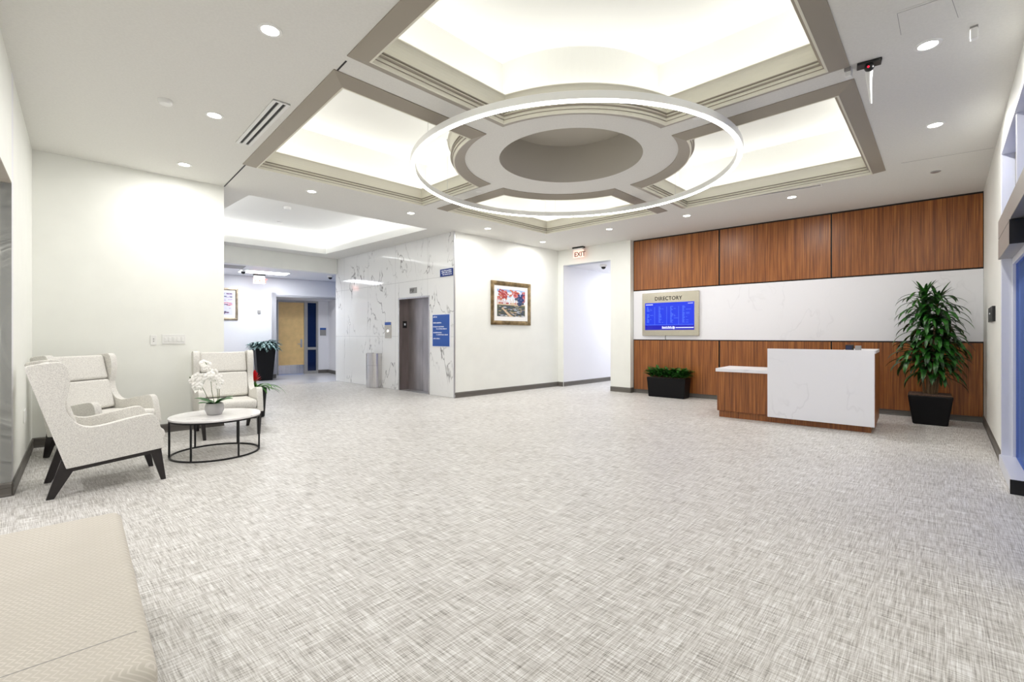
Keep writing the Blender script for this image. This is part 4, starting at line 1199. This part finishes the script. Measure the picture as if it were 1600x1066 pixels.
# ------------------------------------------------------------------ armchairs
def chaikin(pts, it=2):
    for _ in range(it):
        out = []
        for i in range(len(pts)):
            p, q = pts[i], pts[(i + 1) % len(pts)]
            out += [(p[0] * .75 + q[0] * .25, p[1] * .75 + q[1] * .25), (p[0] * .25 + q[0] * .75, p[1] * .25 + q[1] * .75)]
        pts = out
    return pts
def make_chair(label):
    t = empty('wingback_armchair', label, 'armchair', group='pale wingback armchairs around the marble table')
    HW, TH = .345, .07
    prof = [(-.233, .222), (-.236, .232), (-.345, .61), (-.448, .975), (-.46, 1.02), (-.43, 1.035), (-.30, 1.052), (-.255, 1.05), (-.222, 1.0), (-.208, .90), (-.222, .80), (-.243, .72),
            (-.225, .64), (-.175, .565), (-.11, .528), (-.02, .532), (.10, .560), (.24, .585), (.30, .588), (.335, .555), (.362, .44), (.385, .30), (.384, .288), (.375, .284)]
    pp = chaikin(prof, 1)
    for s in (-1, 1):
        x0, x1 = sorted((s * HW, s * (HW - TH)))
        m = MB(); m.prism_x(pp, x0, x1)
        m.build('side_panel', 'chair_fabric', t, bevel=.022, seg=4)
    bk = Vector((-.453 + .233, 1.0 - .222)).normalized()       # up the back
    fn = Vector((bk.y, -bk.x))                                  # forward of it
    def slab(f0, f1, t0, t1, w, name, bv, mat='chair_fabric'):
        b0 = Vector((-.233, .222))
        q = [b0 + fn * f0 + bk * t0, b0 + fn * f1 + bk * t0, b0 + fn * f1 + bk * t1, b0 + fn * f0 + bk * t1]
        m = MB(); m.prism_x([(a.x, a.y) for a in q], -w, w)
        return m.build(name, mat, t, bevel=bv, seg=4)
    slab(.012, .075, .02, .80, HW - TH + .012, 'back_shell', .018)
    slab(.07, .155, .20, .525, HW - TH - .004, 'back_cushion', .03)
    slab(.07, .15, .532, .808, HW - TH - .004, 'headrest_cushion', .03)
    m = MB(); m.prism_x([(-.2, .225), (.37, .288), (.375, .335), (-.22, .33)], -(HW - TH + .01), HW - TH + .01); m.build('seat_base', 'chair_fabric', t, bevel=.008)
    m = MB(); m.prism_x([(-.2, .325), (.39, .335), (.405, .39), (.39, .445), (-.22, .43)], -(HW - TH - .003), HW - TH - .003); m.build('seat_cushion', 'chair_fabric', t, bevel=.03, seg=4)
    m = MB()
    for s in (-1, 1):
        x0, x1 = sorted((s * (HW - .015), s * (HW - .06)))
        m.prism_x([(-.21, .195), (.35, .25), (.37, .285), (-.228, .222)], x0, x1)
    m.prism_x([(.33, .248), (.36, .25), (.36, .284), (.33, .28)], -(HW - .06), HW - .06)
    m.prism_x([(-.225, .19), (-.19, .195), (-.19, .226), (-.225, .222)], -(HW - .06), HW - .06)
    m.build('base_rail', 'charcoal_wood', t, bevel=.002)
    for s in (-1, 1):
        x = s * (HW - .04); xb = s * (HW - .055)
        m = MB(); w0, w1 = .016, .024
        m.hexa([(xb - w0, -.345, 0), (xb + w0, -.345, 0), (xb + w0, -.30, 0), (xb - w0, -.30, 0)],
               [(x - w1, -.262, .29), (x + w1, -.262, .29), (x + w1, -.185, .215), (x - w1, -.185, .215)])
        m.build('leg', 'charcoal_wood', t, bevel=.002)
        m = MB()
        m.hexa([(xb - w0, .365, 0), (xb + w0, .365, 0), (xb + w0, .40, 0), (xb - w0, .40, 0)],
               [(x - w1, .29, .25), (x + w1, .29, .25), (x + w1, .362, .275), (x - w1, .362, .275)])
        m.build('leg', 'charcoal_wood', t, bevel=.002)
    return t
def face(o, P, f):      # local +y looks along f
    o.location = (P[0], P[1], 0); o.rotation_euler = (0, 0, math.atan2(f[1], f[0]) - PI / 2)
ch1 = make_chair('pale wingback armchair nearest the camera, seen from its side against the left wall')
ch2 = copy_tree(ch1); ch2['label'] = 'pale wingback armchair in the room corner behind the nearest one'
ch3 = copy_tree(ch1); ch3['label'] = 'pale wingback armchair facing the camera behind the round marble table'
face(ch1, (-3.53, 3.99), (.69, .724)); face(ch2, (-4.42, 5.0), (.985, -.17)); face(ch3, (-3.70, 6.03), (.64, -.768))

# ------------------------------------------------------------------ round table and orchid
tb = empty('round_table', 'round white marble coffee table on a thin black metal ring base', 'table', (-3.17, 4.97, 0), .35)
MB().lathe([(.40, .388), (.418, .391), (.42, .396), (.42, .408), (.416, .412), (.001, .412)], 72, cap0=True, cap1=False).build('tabletop', 'table_marble', tb, smooth=True)
def ringm(r, z, w, h):
    return ringmesh([(r - w / 2, z - h / 2), (r - w / 2, z + h / 2), (r + w / 2, z + h / 2), (r + w / 2, z - h / 2)], 72)
ringm(.405, .381, .014, .014).build('upper_ring', 'black_metal', tb)
ringm(.405, .008, .014, .016).build('lower_ring', 'black_metal', tb)
for k in range(6):
    a = 2 * PI * k / 6 + .2; x, y = .405 * math.cos(a), .405 * math.sin(a)
    MB().box(x - .008, x + .008, y - .008, y + .008, .0, .388).build('leg', 'black_metal', tb)
TZ = .412
orc = empty('potted_orchid', 'white orchid in small round grey pot on the marble table', 'plant', (-3.18, 4.96, TZ))
MB().lathe([(.055, 0), (.068, .004), (.088, .05), (.088, .09), (.078, .122), (.07, .124), (.07, .108), (.001, .108)], 36, cap1=False).build('pot', 'pot_grey', orc, smooth=True)
MB().lathe([(.07, .1), (.05, .118), (.001, .124)], 20, cap0=False, cap1=False).build('moss', 'moss', orc, smooth=True)
m = MB()
for az, L, up in ((-.2, .2, 25), (.2, .17, 40), (2.9, .17, 12), (3.3, .18, 30), (4.4, .15, 10), (1.2, .16, 20), (5.4, .14, 5)):
    m.blade((.02 * math.cos(az), .02 * math.sin(az), .115), az, L * 1.1, .085, math.radians(up + 8), math.radians(up + 6), 7, .3)
m.build('leaf_cluster', 'leaf_orchid', orc, smooth=True)
m = MB(); sA = [(0, 0, .11), (-.03, 0, .25), (-.04, 0, .38), (-.06, 0, .47), (-.13, .0, .53)]
sB = [(.03, 0, .11), (.035, 0, .22), (.02, 0, .34), (-.03, .0, .45), (-.10, 0, .56)]
sC = [(-.02, 0, .11), (-.08, 0, .19), (-.12, 0, .27), (-.17, 0, .36), (-.22, 0, .40)]
for s_ in (sA, sB, sC): m.tube(s_, .003, 6)
m.tube([(.04, 0, .11), (.05, 0, .2), (.05, 0, .27), (.04, 0, .3)], .003, 6)
m.build('stem', 'stem_green', orc, smooth=True)
def orchid_flower(m, c, s, tilt):
    c = Vector(c)
    rot = Matrix.Rotation(tilt[0], 3, 'Z') @ Matrix.Rotation(tilt[1], 3, 'X')
    for k in range(5):
        a = 2 * PI * k / 5 + PI / 2; wide = .62 if k in (1, 4) else .42
        pts = []
        n = 8
        cen = Vector((math.cos(a), 0, math.sin(a))) * s * .52
        sd = Vector((-math.sin(a), 0, math.cos(a)))
        vs = [c + rot @ (cen + Vector((0, -.012, 0)))]
        for j in range(n):
            b_ = 2 * PI * j / n
            vs.append(c + rot @ (cen + Vector((math.cos(a), 0, math.sin(a))) * s * .5 * math.cos(b_) + sd * s * wide * math.sin(b_)))
        m.add(vs, [(0, 1 + j, 1 + (j + 1) % n) for j in range(n)])
r = random.Random(2)
fpos = [(-.115, 0, .545), (-.075, -.02, .50), (-.045, 0, .46), (-.02, -.03, .43), (.01, -.02, .40), (-.05, -.03, .41), (.04, 0, .36), (.075, -.01, .35), (.06, -.02, .40), (.045, 0, .305), (.0, .02, .45),
        (-.20, 0, .39), (-.165, -.02, .41), (-.14, -.01, .36), (-.23, -.01, .36), (-.19, -.02, .32), (-.15, -.02, .31), (-.125, 0, .40), (-.02, .0, .38), (-.2, 0, .285), (-.08, .01, .53)]
for i, p in enumerate(fpos):
    m = MB(); orchid_flower(m, p, r.uniform(.034, .046), (r.uniform(-.5, .9), r.uniform(-.4, .4)))
    f_ = m.build('blossom', 'petal_white', orc)
m = MB()
for p in ((-.135, 0, .56), (-.14, .0, .54), (-.245, 0, .40), (-.26, 0, .395)): m.sphere(p, .008, 8, 6)
m.build('buds', 'stem_green', orc, smooth=True)

# ------------------------------------------------------------------ upholstered bench in the foreground
zb_ = .455
bA = fl(189, 796, zb_); bB = fl(251, 1042, zb_)
bd_ = (bB - bA).normalized(); bn_ = V2(bd_.y, -bd_.x)
if bn_.x > 0: bn_ = -bn_                      # towards the left of the picture
BL = (bB - bA).length - .02
bench = empty('upholstered_bench', 'beige zigzag-patterned upholstered bench in the lower left foreground', 'bench')
Xb, Yb = bd_, bn_
if Xb.x * Yb.y - Xb.y * Yb.x < 0:
    org = bA + bn_ * .62; Yb = -bn_
else: org = bA
bench.matrix_world = Matrix(((Xb.x, Yb.x, 0, org.x), (Xb.y, Yb.y, 0, org.y), (0, 0, 1, 0), (0, 0, 0, 1)))
MB().box(0, BL, 0, .62, .13, zb_).build('cushion', 'bench_fabric', bench, bevel=.035, seg=5)
for x in (.06, BL - .06):
    for y in (.06, .56): MB().box(x - .025, x + .025, y - .025, y + .025, 0, .135).build('leg', 'charcoal_wood', bench)
xs_ = BL * .86
MB().box(xs_ - .0012, xs_ + .0012, .03, .59, zb_ - .002, zb_ + .0006).build('seam', 'grey_plastic', bench)

# ------------------------------------------------------------------ world, camera, view
w = bpy.data.worlds.new('dusk'); sc.world = w; w.use_nodes = True
bg = w.node_tree.nodes['Background']; bg.inputs['Color'].default_value = (.06, .26, .85, 1); bg.inputs['Strength'].default_value = .9
cam = bpy.data.cameras.new('camera'); co = bpy.data.objects.new('camera', cam); COL.objects.link(co); sc.camera = co
cam.sensor_width = 36; cam.lens = F / 1600 * 36; co.location = (0, 0, HC); co.rotation_euler = (PI / 2, 0, 0)
cam.shift_y = -(533 - HY) / 1600; cam.clip_start = .05
sc.view_settings.view_transform = 'Standard'; sc.view_settings.look = 'None'; sc.view_settings.gamma = 1; sc.view_settings.exposure = -0.03
sc.view_settings.use_curve_mapping = False
sc.cycles.use_denoising = True; sc.cycles.max_bounces = 10; sc.cycles.diffuse_bounces = 6; sc.cycles.sample_clamp_indirect = 8
